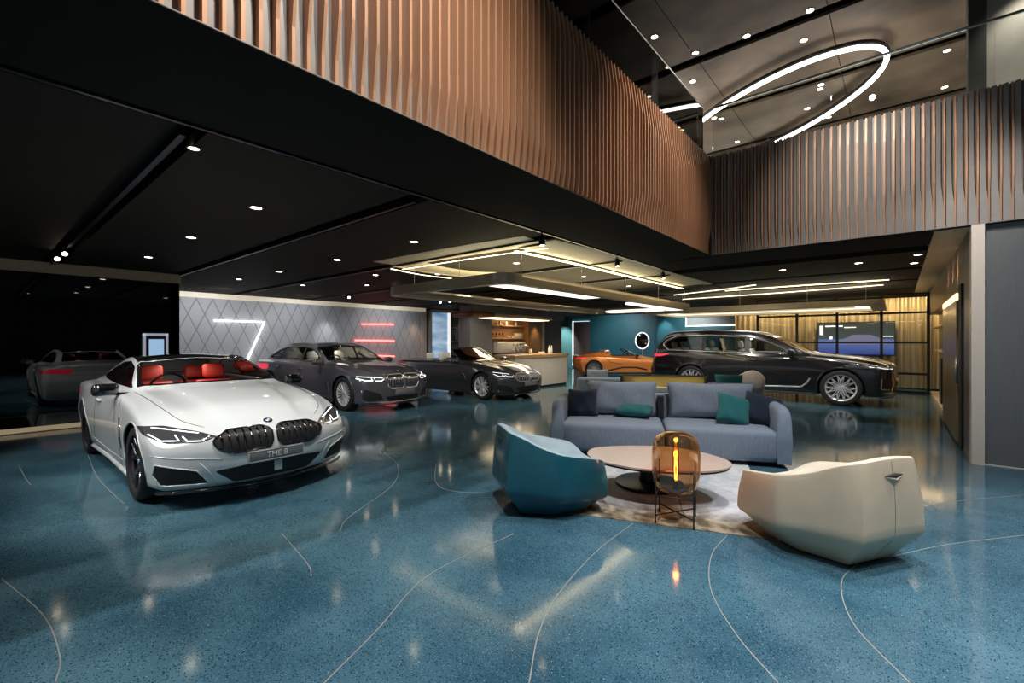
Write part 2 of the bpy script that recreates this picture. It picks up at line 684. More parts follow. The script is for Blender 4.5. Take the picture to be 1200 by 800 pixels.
def build_car(c):
    root = empty(c['name'], c['label'], 'car', (c['pos'][0], c['pos'][1], 0), math.radians(c.get('yaw', 0)))
    bm = make_body(c)
    sk = Skin(bm)
    P = c['paint']
    dark, black, chrome = MATS['trim_black'], MATS['gloss_black'], MATS['chrome']
    r = c['r']
    Ra = r + c.get('gap', .035)
    surr = c.get('surround', black)
    # wheel arches
    for xc in (0, -c['wb']):
        circ = [(xc + Ra * math.cos(2 * PI * k / 28), r + Ra * math.sin(2 * PI * k / 28)) for k in range(28)]
        for s in (-1, 1):
            cut(bm, circ, 'y', lambda q, s=s: q.y * s > c['Wmax'] * .55, -2, 1).free()
            lb = bmesh.new()
            R_ = Ra - .004
            y0, y1 = s * c['Wmax'] * .52, s * (c['Wmax'] - .06)
            A = []
            for yy in (y0, y1):
                A.append([lb.verts.new((xc + R_ * math.cos(a), yy, r + R_ * math.sin(a))) for a in np.linspace(-.35, PI + .35, 25)])
            for k in range(24):
                lb.faces.new((A[0][k], A[0][k + 1], A[1][k + 1], A[1][k]))
            lb.faces.new(A[0])
            finish('wheel_arch_liner', lb, dark, root, True, 40)
            al = []
            for a in np.linspace(-.12, PI + .12, 30):
                q = sk.y(xc + (Ra + .004) * math.cos(a), max(c.get('zb', .17) + .02, r + (Ra + .004) * math.sin(a)), s, -.004)
                if q is not None and abs(q.y) > c['Wmax'] * .6:
                    al.append(q)
            if len(al) > 3:
                t = bmesh.new()
                tube(t, al, c.get('lip', .010), 6)
                finish('arch_lip', t, c.get('lip_m', P), root, True)
    # side windows
    if 'dlo' in c:
        outer = round_poly(c['dlo'], c.get('dlo_r', .03), 3)
        for s in (-1, 1):
            cond = lambda q, s=s: q.y * s > .3 and q.z > .7
            fr = cut(bm, outer, 'y', cond, .1, s)
            holes = []
            for pn in c['panes']:
                holes.append(cut(fr, round_poly(pn, .02, 2), 'y', cond, .1, s))
            f = finish('window_surround', fr, surr, root, True)
            for h in holes:
                finish('side_window', h, c['glass'], root, True)
    # windscreen, rear glass, roof
    top_cond = lambda q: q.z > .8
    if 'ws' in c:
        for nm, key, glassm in (('windshield', 'ws', c['ws_glass']), ('rear_window', 'rw', c['glass']), ('roof_panel', 'roof', c.get('roof_m')), ('glass_roof', 'sun', c['glass'])):
            if key not in c:
                continue
            o = cut(bm, round_poly(c[key], .04, 3), 'z', top_cond, .05)
            if nm in ('windshield', 'rear_window'):
                inner = cut(o, round_poly(c[key + '_in'], .05, 3), 'z', top_cond, .05)
                fr_o = finish('glass_border', o, black, root, True)
                finish(nm, inner, glassm, root, True)
            else:
                finish(nm, o, glassm, root, True)
    if 'cockpit' in c:
        o = cut(bm, round_poly(c['cockpit'], .06, 4), 'z', lambda q: q.z > .6, .05)
        # tub: the cut skin dropped down with its walls
        recess(o, (0, 0, -.42))
        finish('cockpit_tub', o, c['tub_m'], root, False)
    # front: lamps, grilles, intakes
    fc = lambda q: q.x > c['xf'] - 1.0
    for s in (-1, 1):
        for nm, key, m_, dep in (('headlight', 'lamp', MATS['lamp_dark'], .012), ('air_intake', 'vent', dark, .05), ('kidney_grille', 'kidney', dark, .03)):
            if key not in c:
                continue
            pl = [(q[0] * s, q[1]) for q in c[key]][::s]
            pl = round_poly(pl, c.get(key + '_r', .02), 3)
            o = cut(bm, pl, 'x', fc, .03)
            if not o.faces:
                o.free()
                continue
            recess(o, (-dep, 0, 0))
            ob = finish(nm, o, m_, root, True, 30)
            if key == 'kidney':
                t = bmesh.new()
                ys = [q[0] for q in pl]
                nb = c.get('bars', 9)
                for k in range(1, nb):
                    y = min(ys) + (max(ys) - min(ys)) * k / nb
                    hits = []
                    for i in range(len(pl)):
                        a, b2 = pl[i], pl[(i + 1) % len(pl)]
                        if (a[0] - y) * (b2[0] - y) < 0:
                            hits.append(a[1] + (b2[1] - a[1]) * (y - a[0]) / (b2[0] - a[0]))
                    if len(hits) >= 2:
                        z0, z1 = min(hits), max(hits)
                        Q = [sk.x(y, z0 + (z1 - z0) * g / 5, 1, -.006 + .008 * math.sin(PI * g / 5)) for g in range(6)]
                        Q = [q for q in Q if q is not None]
                        if len(Q) > 2:
                            tube(t, Q, c.get('bar_r', .007), 6)
                finish('grille_bar', t, c['bar_m'], ob, True)
                trim('grille_frame', sk, 'x', pl, c.get('frame_r', .010), c['frame_m'], ob, 1, .002, True)
            if key == 'lamp':
                for d in c['drl']:
                    trim('daytime_light', sk, 'x', [(q[0] * s, q[1]) for q in d], c.get('drl_r', .009), MATS['drl'], ob, 1, -.004)
    if 'mouth' in c:
        o = cut(bm, round_poly(c['mouth'], c.get('mouth_r', .03), 3), 'x', fc, .03)
        recess(o, (-.05, 0, 0))
        ob = finish('lower_grille', o, dark, root, True, 30)
        t = bmesh.new()
        ys = [q[0] for q in c['mouth']]
        zs_ = [q[1] for q in c['mouth']]
        for k in range(1, 6):
            z = min(zs_) + (max(zs_) - min(zs_)) * k / 6
            Q = [sk.x(min(ys) + (max(ys) - min(ys)) * (.08 + .84 * g / 20), z, 1, -.035) for g in range(21)]
            tube(t, [q for q in Q if q is not None and inside(c['mouth'], q.y, q.z)], .005, 4) if sum(1 for q in Q if q is not None and inside(c['mouth'], q.y, q.z)) > 1 else None
        finish('grille_mesh', t, black, ob)
    for tr in c.get('fronttrim', []):
        trim(tr[0], sk, 'x', tr[1], tr[2], tr[3], root, 1, tr[4] if len(tr) > 4 else 0)
    # rear lamps
    rc = lambda q: q.x < c['xr'] + 1.0
    for s in (-1, 1):
        pl = round_poly([(q[0] * s, q[1]) for q in c['tail']][::s], .02, 3)
        o = cut(bm, pl, 'x', rc, .03, -1)
        if o.faces:
            hs = o.copy()  # unseen box added behind the lamp to stop its glow leaking inwards
            bmesh.ops.translate(hs, vec=(.012, 0, 0), verts=hs.verts)
            bmesh.ops.reverse_faces(hs, faces=hs.faces)
            r_ = bmesh.ops.extrude_face_region(hs, geom=list(hs.faces))
            bmesh.ops.translate(hs, vec=(.03, 0, 0), verts=[g for g in r_['geom'] if isinstance(g, bmesh.types.BMVert)])
            tl = finish('tail_light', o, MATS['tail'], root, True)
            finish('glow_blocker', hs, dark, tl)
        else:
            o.free()
    for tr in c.get('reartrim', []):
        trim(tr[0], sk, 'x', tr[1], tr[2], tr[3], root, -1, tr[4] if len(tr) > 4 else 0)
    # seams and side trim
    for s in (-1, 1):
        for sm in c.get('seams', []):
            trim('panel_gap', sk, 'y', sm, .0035, dark, root, s, -.001)
        for sm in c.get('hoodseams', []):
            trim('bonnet_gap', sk, 'z', [(q[0], q[1] * s) for q in sm], .0035, dark, root, 1, -.001)
        for tr in c.get('sidetrim', []):
            trim(tr[0], sk, 'y', tr[1], tr[2], tr[3], root, s, tr[4] if len(tr) > 4 else 0)
        for hx, hz in c.get('handles', []):
            q = sk.y(hx, hz, s, .018)
            b = bmesh.new()
            tube(b, [(q.x + .1, q.y - s * .02, q.z), (q.x + .08, q.y, q.z), (q.x - .08, q.y, q.z), (q.x - .1, q.y - s * .02, q.z)], .011, 8)
            finish('door_handle', b, c.get('handle_m', P), root, True)
        if 'mirror' in c:
            mx, my, mz = c['mirror']
            b = bmesh.new()
            sc = c.get('mirror_s', 1)
            rbox(b, -.06 * sc, .07 * sc, -.115 * sc, .115 * sc, -.065 * sc, .065 * sc, .045 * sc, 4)
            for v in b.verts:
                if v.co.x > 0:
                    v.co.y *= 1 - .25 * v.co.x / .07
                    v.co.z *= 1 - .3 * v.co.x / .07
                v.co.y += 0
            mo = finish('side_mirror', b, c.get('mirror_m', P), root, True)
            mo.location = (mx, s * my, mz)
            b = bmesh.new()
            tube(b, [(0, -s * .25, -.06), (.01, -s * .1, -.05), (0, 0, -.03)], .018, 8)
            finish('mirror_arm', b, black, mo, True)
            b = bmesh.new()
            rbox(b, -.064 * sc, -.056 * sc, -.095 * sc, .095 * sc, -.045 * sc, .045 * sc, .003, 1)
            finish('mirror_glass', b, MATS['mirror'], mo)
    # skirt and splitter
    zb = c.get('zb', .17)
    for s in (-1, 1):
        b = bmesh.new()
        Q = [sk.y(x, zb + .06, s, -.015) for x in np.linspace(-c['wb'] + Ra + .03, -Ra - .03, 24)]
        tube(b, [Vector((q.x, q.y, zb + .0)) for q in Q if q is not None], .028, 6)
        finish('side_skirt', b, c.get('skirt_m', dark), root, True)
    b = bmesh.new()
    Q = []
    for y in np.linspace(-.86, .86, 31) * (c['Wmax'] / .95):
        q = sk.x(y, zb + .05, 1, .0)
        if q is not None:
            Q.append((q.x, y, zb - .005))
    tube(b, Q, .015, 6)
    finish('splitter', b, c.get('split_m', dark), root, True)
    # plate and badge
    if 'plate' in c:
        q = sk.x(0, c['plate'][0], 1, .025)
        b = bmesh.new()
        rbox(b, -.02, 0, -.26, .26, -.055, .055, .006, 2)
        pl = finish('licence_plate', b, c.get('plate_m', MATS['plate']), root, True, 40)
        pl.location = q
        if c['plate'][1]:
            b = bmesh.new()
            for (y0, y1, z0, z1) in ((-.255, .255, .045, .05), (-.255, .255, -.05, -.045), (-.255, -.25, -.05, .05), (.25, .255, -.05, .05)):
                box(b, 0, .002, y0, y1, z0, z1)
            finish('plate_border', b, MATS['emblem_white'], pl)
            text('plate_lettering', c['plate'][1], .075, MATS['emblem_white'], pl, (.002, 0, 0), (PI / 2, 0, PI / 2))
    if 'badge' in c:
        bx, bz = c['badge']
        q = sk.z(bx, 0, .004)
        q2 = sk.z(bx - .05, 0, .004)
        roundel(root, q, (0, math.atan2(q2.z - q.z, .05), 0))
    # cabin
    if c.get('cabin', True):
        b = bmesh.new()
        cx0, cx1, cy, cz = c['cab']
        box(b, cx0, cx1, -cy, cy, cz - .03, cz)
        finish('cabin_floor', b, dark, root)
        b = bmesh.new()
        rbox(b, cx1 - .40, cx1 - .05, -cy, cy, cz, c['dash'], .06, 3)
        rbox(b, cx0 + .2, cx1 - .3, -.12, .12, cz, cz + .28, .04, 3)
        for s in (-1, 1):
            rbox(b, cx0 + .2, cx1 - .2, s * cy - .03, s * cy + .03, cz, c['dash'] - .04, .02, 2)
        finish('dashboard', b, MATS['cabin_dark'], root, True, 40)
        b = bmesh.new()
        cc = Vector((cx1 - .52, -.37, c['dash'] + .02))
        ring = [cc + Vector((math.cos(.4) * 0 + .18 * math.sin(a) * math.sin(.45), .18 * math.cos(a), .18 * math.sin(a) * math.cos(.45))) for a in np.linspace(0, 2 * PI, 24, endpoint=False)]
        tube(b, ring, .015, 6, True)
        tube(b, [ring[0], cc, ring[12]], .012, 6)
        tube(b, [cc, ring[18]], .012, 6)
        tube(b, [cc, cc + Vector((.2, 0, -.05))], .03, 8)
        finish('steering_wheel', b, dark, root, True)
    if 'ws' in c:
        lg = light('cabin_fill', 'AREA', (0, 0, 0), c.get('cabin_w', 13), (1, .93, .85), None, shape='RECTANGLE', size=.9, size_y=.5)  # fill light added so the seats show through the glass
        lg.parent = root
        lg.location = (-1.9, 0, c['top'](-1.95) - .10)
    for (sx, sy, sz) in c['seats']:
        add_seat(root, sx, sy, sz, c['seat_m'])
    ob = finish('body_shell', bm, P, root, True, 42)
    wheel_set(c, root, c['wheel'][0], c['wheel'][1], r, c.get('tw', .25), c['wheel'][2])
    return root, sk
# ------------------------------------------------------------------ shared materials
mat('rubber', (.012, .012, .013), .7, bump=.1)
mat('brake', (.035, .035, .037), .5, .3)
mat('trim_black', (.008, .008, .009), .6)
mat('gloss_black', (.008, .008, .010), .12, coat=1)
mat('chrome', (.85, .85, .86), .12, 1.0)
mat('satin_chrome', (.62, .62, .64), .28, 1.0)
mat('mirror', (.75, .78, .8), .03, 1.0)
mat('lamp_dark', (.26, .27, .30), .14, .8, coat=1)
mat('dark_chrome', (.15, .15, .165), .10, 1.0)
mat('drl', (.9, .93, 1), .4, emit=(.85, .92, 1), es=2.2)
mat('tail', (.45, .01, .02), .15, 0, coat=1, emit=(1, .03, .08), es=.8)
mat('emblem_blue', (.02, .12, .38), .25, coat=1)
mat('emblem_white', (.8, .8, .8), .35)
mat('emblem_ring', (.03, .03, .035), .2, .6)
mat('plate', (.19, .20, .21), .45)
mat('cabin_dark', (.02, .02, .023), .55)
mat('rim_black', (.06, .06, .068), .22, .8, coat=1)
mat('rim_silver', (.62, .63, .65), .25, .7)
mat('rim_bright', (.82, .82, .84), .28, .5)
mat('red_leather', (.60, .045, .028), .45, bump=.1)
mat('white_leather', (.88, .87, .85), .45, bump=.1)
mat('cream_leather', (.62, .56, .46), .45, bump=.1)
mat('black_leather', (.03, .03, .035), .45, bump=.1)
glass('car_glass', (.42, .50, .50), .9)
glass('car_glass_dark', (.10, .12, .13), .9)
glass('ws_glass', (.72, .78, .77), .9, ior=1.35)


def sym(pts):
    return pts + [(p[0], -p[1]) for p in pts[::-1] if abs(p[1]) > 1e-6]


def coupe_base():
    c = dict(wb=2.822, xf=.90, xr=-3.95, r=.35, Wmax=.95, track=.93, rim=.262, zb=.17, zmid=.58, tw=.255)
    c['W'] = curve_fn([(.9, .88), (.4, .935), (0, .945), (-1.4, .925), (-2.8, .95), (-3.6, .92), (-3.95, .86)])
    c['belt'] = curve_fn([(.9, .60), (.6, .70), (.3, .785), (0, .85), (-.4, .915), (-.8, .95), (-1.8, .95), (-2.8, .965), (-3.4, .96), (-3.95, .92)])
    c['yb'] = curve_fn([(.9, .70), (.4, .79), (0, .81), (-.8, .79), (-1.8, .79), (-3, .72), (-3.9, .72)])
    c['bowf'], c['bowr'] = .36, .26
    c['nosef'] = curve_fn([(.12, .12), (.22, .04), (.36, .0), (.52, .0), (.62, .03), (.70, .09), (.8, .12)], .03)
    c['noser'] = curve_fn([(.15, .18), (.35, .05), (.6, .0), (.8, .03), (.95, .0), (1.0, .0)], .03)
    c['ridge'] = (-.9, .75, lambda x: .50 - .16 * min(1, max(0, (x + .8) / 1.5)))
    c['lamp'] = [(.46, .640), (.58, .598), (.80, .600), (.925, .665), (.935, .735), (.78, .735), (.58, .685)]
    c['drl'] = [[(.52, .645), (.57, .612), (.67, .614), (.69, .65)], [(.73, .662), (.72, .618), (.83, .622), (.895, .675)], [(.58, .672), (.86, .722)]]
    c['kidney'] = [(.022, .54), (.07, .485), (.37, .478), (.49, .545), (.505, .615), (.38, .680), (.09, .690), (.022, .66)]
    c['kidney_r'] = .035
    c['vent'] = [(.52, .225), (.62, .355), (.88, .425), (.885, .33), (.84, .235)]
    c['mouth'] = [(-.50, .335), (-.34, .205), (.34, .205), (.50, .335), (.25, .36), (-.25, .36)]
    c['tail'] = [(.42, .80), (.50, .88), (.80, .885), (.93, .83), (.93, .77), (.7, .79), (.55, .76)]
    c['seams'] = [[(-.62, .22), (-.60, .55), (-.68, .93)], [(-2.05, .93), (-2.02, .6), (-2.15, .3), (-2.2, .22)], [(-.62, .22), (-2.2, .22)]]
    c['hoodseams'] = [[(p[0], p[1]) for p in spline([(.60, .52), (.42, .66), (.15, .725), (-.3, .755), (-.80, .775)], 8)]]
    c['handles'] = [(-1.85, .80)]
    c['mirror'] = (-.92, .99, .985)
    c['mirror_m'] = MATS['gloss_black']
    c['plate'] = (.42, '')
    c['badge'] = (.70, .73)
    c['bar_m'] = MATS['dark_chrome']
    c['drl_r'] = .006
    c['frame_m'] = MATS['gloss_black']
    c['dash'] = .93
    c['fo'] = .9
    return c


# white coupe
c = coupe_base()
c.update(name='coupe_car', label='white coupe with red seats and black roof on the blue floor', pos=(-5.5, 1.9), yaw=0,
         paint=paint('paint_white', (.76, .80, .82), .12, .30), top=curve_fn([(.90, .66), (.80, .70), (.68, .74), (.3, .86), (-.3, .955), (-.76, 1.0), (-1.55, 1.30), (-1.95, 1.345), (-2.6, 1.285), (-3.35, 1.04), (-3.75, 1.01), (-3.95, .98)]),
         tumble=.62, dlo=[(-.98, .985), (-1.22, 1.075), (-1.52, 1.195), (-1.95, 1.255), (-2.45, 1.225), (-2.85, 1.135), (-3.10, 1.03), (-2.9, 1.0), (-1.8, .985)],
         panes=[[(-1.06, 1.0), (-1.26, 1.075), (-1.54, 1.18), (-1.95, 1.238), (-2.02, 1.24), (-2.02, 1.0)], [(-2.08, 1.005), (-2.08, 1.232), (-2.45, 1.208), (-2.8, 1.125), (-3.0, 1.035), (-2.85, 1.015)]],
         ws=[(-.88, .735), (-.79, .4), (-.765, 0), (-.79, -.4), (-.88, -.735), (-1.50, -.625), (-1.54, 0), (-1.50, .625)],
         ws_in=[(-.92, .69), (-.84, .38), (-.82, 0), (-.84, -.38), (-.92, -.69), (-1.46, -.59), (-1.49, 0), (-1.46, .59)],
         rw=[(-2.72, .50), (-2.70, 0), (-2.72, -.50), (-3.3, -.58), (-3.36, 0), (-3.3, .58)], rw_in=[(-2.77, .46), (-2.75, 0), (-2.77, -.46), (-3.26, -.54), (-3.31, 0), (-3.26, .54)],
         roof=[(-1.53, .61), (-1.56, 0), (-1.53, -.61), (-2.69, -.50), (-2.67, 0), (-2.69, .50)], roof_m=MATS['gloss_black'], glass=glass('car_glass_side', (.25, .28, .28)), ws_glass=MATS['ws_glass'],
         seats=[(-1.62, -.37, .38), (-1.62, .37, .38), (-2.35, -.33, .34), (-2.35, .33, .34)], cabin_w=9, seat_m=MATS['red_leather'], cab=(-3.1, -.75, .70, .30),
         wheel=('ystar', MATS['rim_black'], .262), bars=8, bar_r=.012, split_m=MATS['gloss_black'], skirt_m=MATS['paint_white'])
c['plate'] = (.425, 'THE 8')
c['sidetrim'] = [('fender_vent', [(-.58, .72), (-.50, .60), (-.50, .42)], .012, MATS['gloss_black'], -.004), ('sill_crease', [(-.55, .30), (-1.4, .27), (-2.25, .30)], .008, MATS['paint_white'], -.003)]
c['fronttrim'] = [('vent_blade', [(.60, .30), (.84, .315)], .005, MATS['satin_chrome'], -.02), ('vent_blade', [(-.60, .30), (-.84, .315)], .005, MATS['satin_chrome'], -.02)]
for s_ in (-1, 1):
    c['fronttrim'] += [('bumper_crease', spline([(s_ * .44, .44), (s_ * .55, .455), (s_ * .75, .475), (s_ * .90, .50)], 5), .008, MATS['paint_white'], -.004),
                       ('bumper_crease', spline([(s_ * .45, .20), (s_ * .54, .34), (s_ * .60, .42)], 5), .009, MATS['paint_white'], -.004),
                       ('intake_frame', c['vent'] and [(q_[0] * s_, q_[1]) for q_ in c['vent'] + c['vent'][:1]], .007, MATS['paint_white'], -.001),
                       ('intake_ring', [(s_ * (.37 + .035 * math.cos(a_)), .275 + .035 * math.sin(a_)) for a_ in np.linspace(0, 2 * PI, 10)], .006, MATS['gloss_black'], -.02)]
c['reartrim'] = [('boot_gap', [(-.55, .74), (.55, .74)], .004, MATS['trim_black'])]
WHITE, _ = build_car(c)
b = bmesh.new()
rbox(b, -.012, .012, -.035, .035, -.07, .03, .006, 2)
sq = finish('radar_sensor', b, MATS['emblem_white'], WHITE, True, 40)
sq.location = (.895, .02, .325)

# convertible
c = coupe_base()
c.update(name='convertible_car', label='dark grey open convertible with white seats beside the bar counter', pos=(-8.19, 9.36), yaw=0,
         paint=paint('paint_dark_grey', (.075, .078, .09), .6, .30), top=curve_fn([(.90, .66), (.80, .70), (.68, .74), (.3, .85), (-.3, .93), (-.8, .985), (-1.2, .985), (-2.4, .985), (-2.7, 1.0), (-3.4, 1.0), (-3.95, .97)]),
         cockpit=[(-.95, .66), (-.93, 0), (-.95, -.66), (-2.55, -.62), (-2.6, 0), (-2.55, .62)], tub_m=MATS['cabin_dark'],
         seats=[(-1.62, -.36, .36), (-1.62, .36, .36), (-2.22, -.33, .36), (-2.22, .33, .36)], seat_m=MATS['white_leather'], cab=(-2.5, -.85, .6, .50), cabin=True, dash=.98,
         wheel=('web', MATS['rim_bright'], .262), bars=9, bar_m=MATS['satin_chrome'], frame_m=MATS['satin_chrome'], mirror_m=paint('paint_dark_grey', (0, 0, 0)))
c['sidetrim'] = [('fender_vent', [(-.66, .66), (-.56, .56), (-.56, .50)], .010, MATS['satin_chrome'], .0), ('belt_trim', [(-.9, .945), (-2.6, .955)], .007, MATS['trim_black'])]
CONV, _ = build_car(c)


def screen(root, base, topp, m_frame, m_glass, r=.022, nm='windshield'):
    B = spline(base, 10)
    T = spline(topp, 10)
    b = bmesh.new()
    rows = []
    for k in range(9):
        t = k / 8
        rows.append([b.verts.new(Vector(p) * (1 - t) + Vector(q) * t) for p, q in zip(B, T)])
    for A, C_ in zip(rows, rows[1:]):
        for i in range(len(A) - 1):
            b.faces.new((A[i], A[i + 1], C_[i + 1], C_[i]))
    finish(nm, b, m_glass, root, True)
    b = bmesh.new()
    tube(b, [B[0]] + list(T) + [B[-1]], r, 8)
    finish('windshield_frame', b, m_frame, root, True)


def screen_sym(root, bx, by, bz, tx, ty, tz, **k):
    screen(root, [(bx[1], by, bz - .01), (bx[0] - .02, by * .55, bz), (bx[0], 0, bz + .01), (bx[0] - .02, -by * .55, bz), (bx[1], -by, bz - .01)],
           [(tx[1], ty, tz - .02), (tx[0] - .01, ty * .5, tz), (tx[0], 0, tz + .01), (tx[0] - .01, -ty * .5, tz), (tx[1], -ty, tz - .02)], **k)


screen_sym(CONV, (-.76, -.93), .74, .975, (-1.42, -1.52), .58, 1.31, m_frame=MATS['gloss_black'], m_glass=MATS['ws_glass'])

# saloon
c = dict(coupe_base())
c.update(name='saloon_car', label='grey saloon with tall chrome grille in front of the quilted wall', pos=(-9.2, 6.07), yaw=3.5, wb=3.21, xf=.93, xr=-4.33, r=.37, track=.935,
         paint=paint('paint_grey', (.17, .16, .185), .6, .30), zmid=.62, tumble=.50,
         W=curve_fn([(.93, .88), (.4, .935), (0, .945), (-1.6, .945), (-3.2, .945), (-4.0, .92), (-4.33, .86)]),
         top=curve_fn([(.93, .76), (.8, .83), (.65, .87), (.3, .93), (-.5, 1.02), (-.66, 1.04), (-1.5, 1.41), (-1.95, 1.478), (-2.8, 1.47), (-3.3, 1.37), (-3.95, 1.11), (-4.33, 1.07)]),
         belt=curve_fn([(.93, .70), (.6, .80), (.2, .88), (-.2, .94), (-.7, .98), (-2, 1.0), (-3.3, 1.02), (-4.33, 1.0)]),
         yb=curve_fn([(.93, .72), (.4, .80), (0, .83), (-.8, .82), (-1.8, .83), (-3.3, .78), (-4.3, .76)]),
         nosef=curve_fn([(.12, .10), (.22, .02), (.36, .0), (.70, .0), (.78, .03), (.86, .10)], .03), bowf=.30,
         dlo=[(-.92, 1.025), (-1.22, 1.17), (-1.6, 1.325), (-2.05, 1.385), (-2.85, 1.375), (-3.28, 1.27), (-3.62, 1.10), (-3.5, 1.05), (-2, 1.03)],
         panes=[[(-1.02, 1.045), (-1.25, 1.155), (-1.6, 1.30), (-1.9, 1.345), (-1.9, 1.05)], [(-1.98, 1.05), (-1.98, 1.352), (-2.85, 1.345), (-2.93, 1.325), (-2.93, 1.06)], [(-3.0, 1.065), (-3.0, 1.305), (-3.25, 1.24), (-3.52, 1.11), (-3.44, 1.075)]],
         ws=[(-.82, .76), (-.72, .4), (-.69, 0), (-.72, -.4), (-.82, -.76), (-1.48, -.66), (-1.54, 0), (-1.48, .66)],
         ws_in=[(-.87, .71), (-.77, .38), (-.745, 0), (-.77, -.38), (-.87, -.71), (-1.44, -.62), (-1.49, 0), (-1.44, .62)],
         rw=[(-3.30, .58), (-3.28, 0), (-3.30, -.58), (-3.82, -.64), (-3.9, 0), (-3.82, .64)], rw_in=[(-3.34, .54), (-3.32, 0), (-3.34, -.54), (-3.78, -.60), (-3.85, 0), (-3.78, .60)],
         sun=[(-1.75, .45), (-1.75, -.45), (-2.7, -.45), (-2.7, .45)],
         glass=MATS['car_glass'], ws_glass=MATS['ws_glass'],
         seats=[(-1.65, -.38, .46), (-1.65, .38, .46), (-2.70, -.36, .46), (-2.70, .36, .46)], seat_m=MATS['cream_leather'], cab=(-3.5, -.72, .72, .48), dash=.99,
         wheel=('multi', MATS['rim_bright'], .268), bars=11, bar_r=.009, surround=MATS['trim_black'], bar_m=MATS['chrome'], frame_m=MATS['chrome'], frame_r=.014)
c['kidney'] = [(.02, .52), (.06, .485), (.36, .485), (.44, .60), (.44, .73), (.36, .79), (.06, .795), (.02, .77)]
c['lamp'] = [(.47, .665), (.60, .645), (.84, .66), (.94, .70), (.94, .765), (.80, .775), (.50, .745)]
c['drl'] = [[(.50, .70), (.55, .668), (.66, .672), (.68, .72)], [(.72, .72), (.71, .675), (.84, .685), (.91, .72)], [(.52, .735), (.9, .76)]]
c['drl_r'] = .009
c['vent'] = [(.50, .26), (.58, .40), (.86, .50), (.88, .30), (.80, .24)]
c['mouth'] = [(-.46, .33), (-.40, .22), (.40, .22), (.46, .33)]
c['plate'] = (.41, '')
c['badge'] = (.70, .87)
c['mirror'] = (-.90, .995, 1.04)
c['mirror_m'] = MATS['paint_grey']
c['ridge'] = (-.8, .75, lambda x: .52 - .10 * min(1, max(0, (x + .8) / 1.5)))
c['tail'] = [(.45, .84), (.47, .90), (.80, .93), (.94, .93), (.94, .78), (.80, .80)]
c['seams'] = [[(-.62, .24), (-.60, .6), (-.70, .99)], [(-1.94, 1.02), (-1.92, .6), (-1.92, .24)], [(-2.98, 1.03), (-2.90, .8), (-2.80, .6), (-2.78, .3)], [(-.62, .24), (-2.78, .24)]]
c['handles'] = [(-1.75, .86), (-2.78, .88)]
c['handle_m'] = MATS['satin_chrome']
c['sidetrim'] = [('window_chrome', round_poly([(p[0], p[1]) for p in c['dlo']], .03, 3) + [c['dlo'][0]], .010, MATS['chrome'], .002),
                 ('sill_chrome', [(-.52, .36), (-1.6, .33), (-2.72, .33)], .009, MATS['satin_chrome'], .0), ('air_breather', [(-.52, .36), (-.54, .60)], .014, MATS['satin_chrome'], -.004)]
c['fronttrim'] = [('bumper_chrome', [(-.84, .235), (-.5, .21), (0, .20), (.5, .21), (.84, .235)], .010, MATS['chrome'], .004), ('vent_chrome', [(.87, .30), (.885, .47)], .012, MATS['chrome'], 0), ('vent_chrome', [(-.87, .30), (-.885, .47)], .012, MATS['chrome'], 0)]
SEDAN, _ = build_car(c)

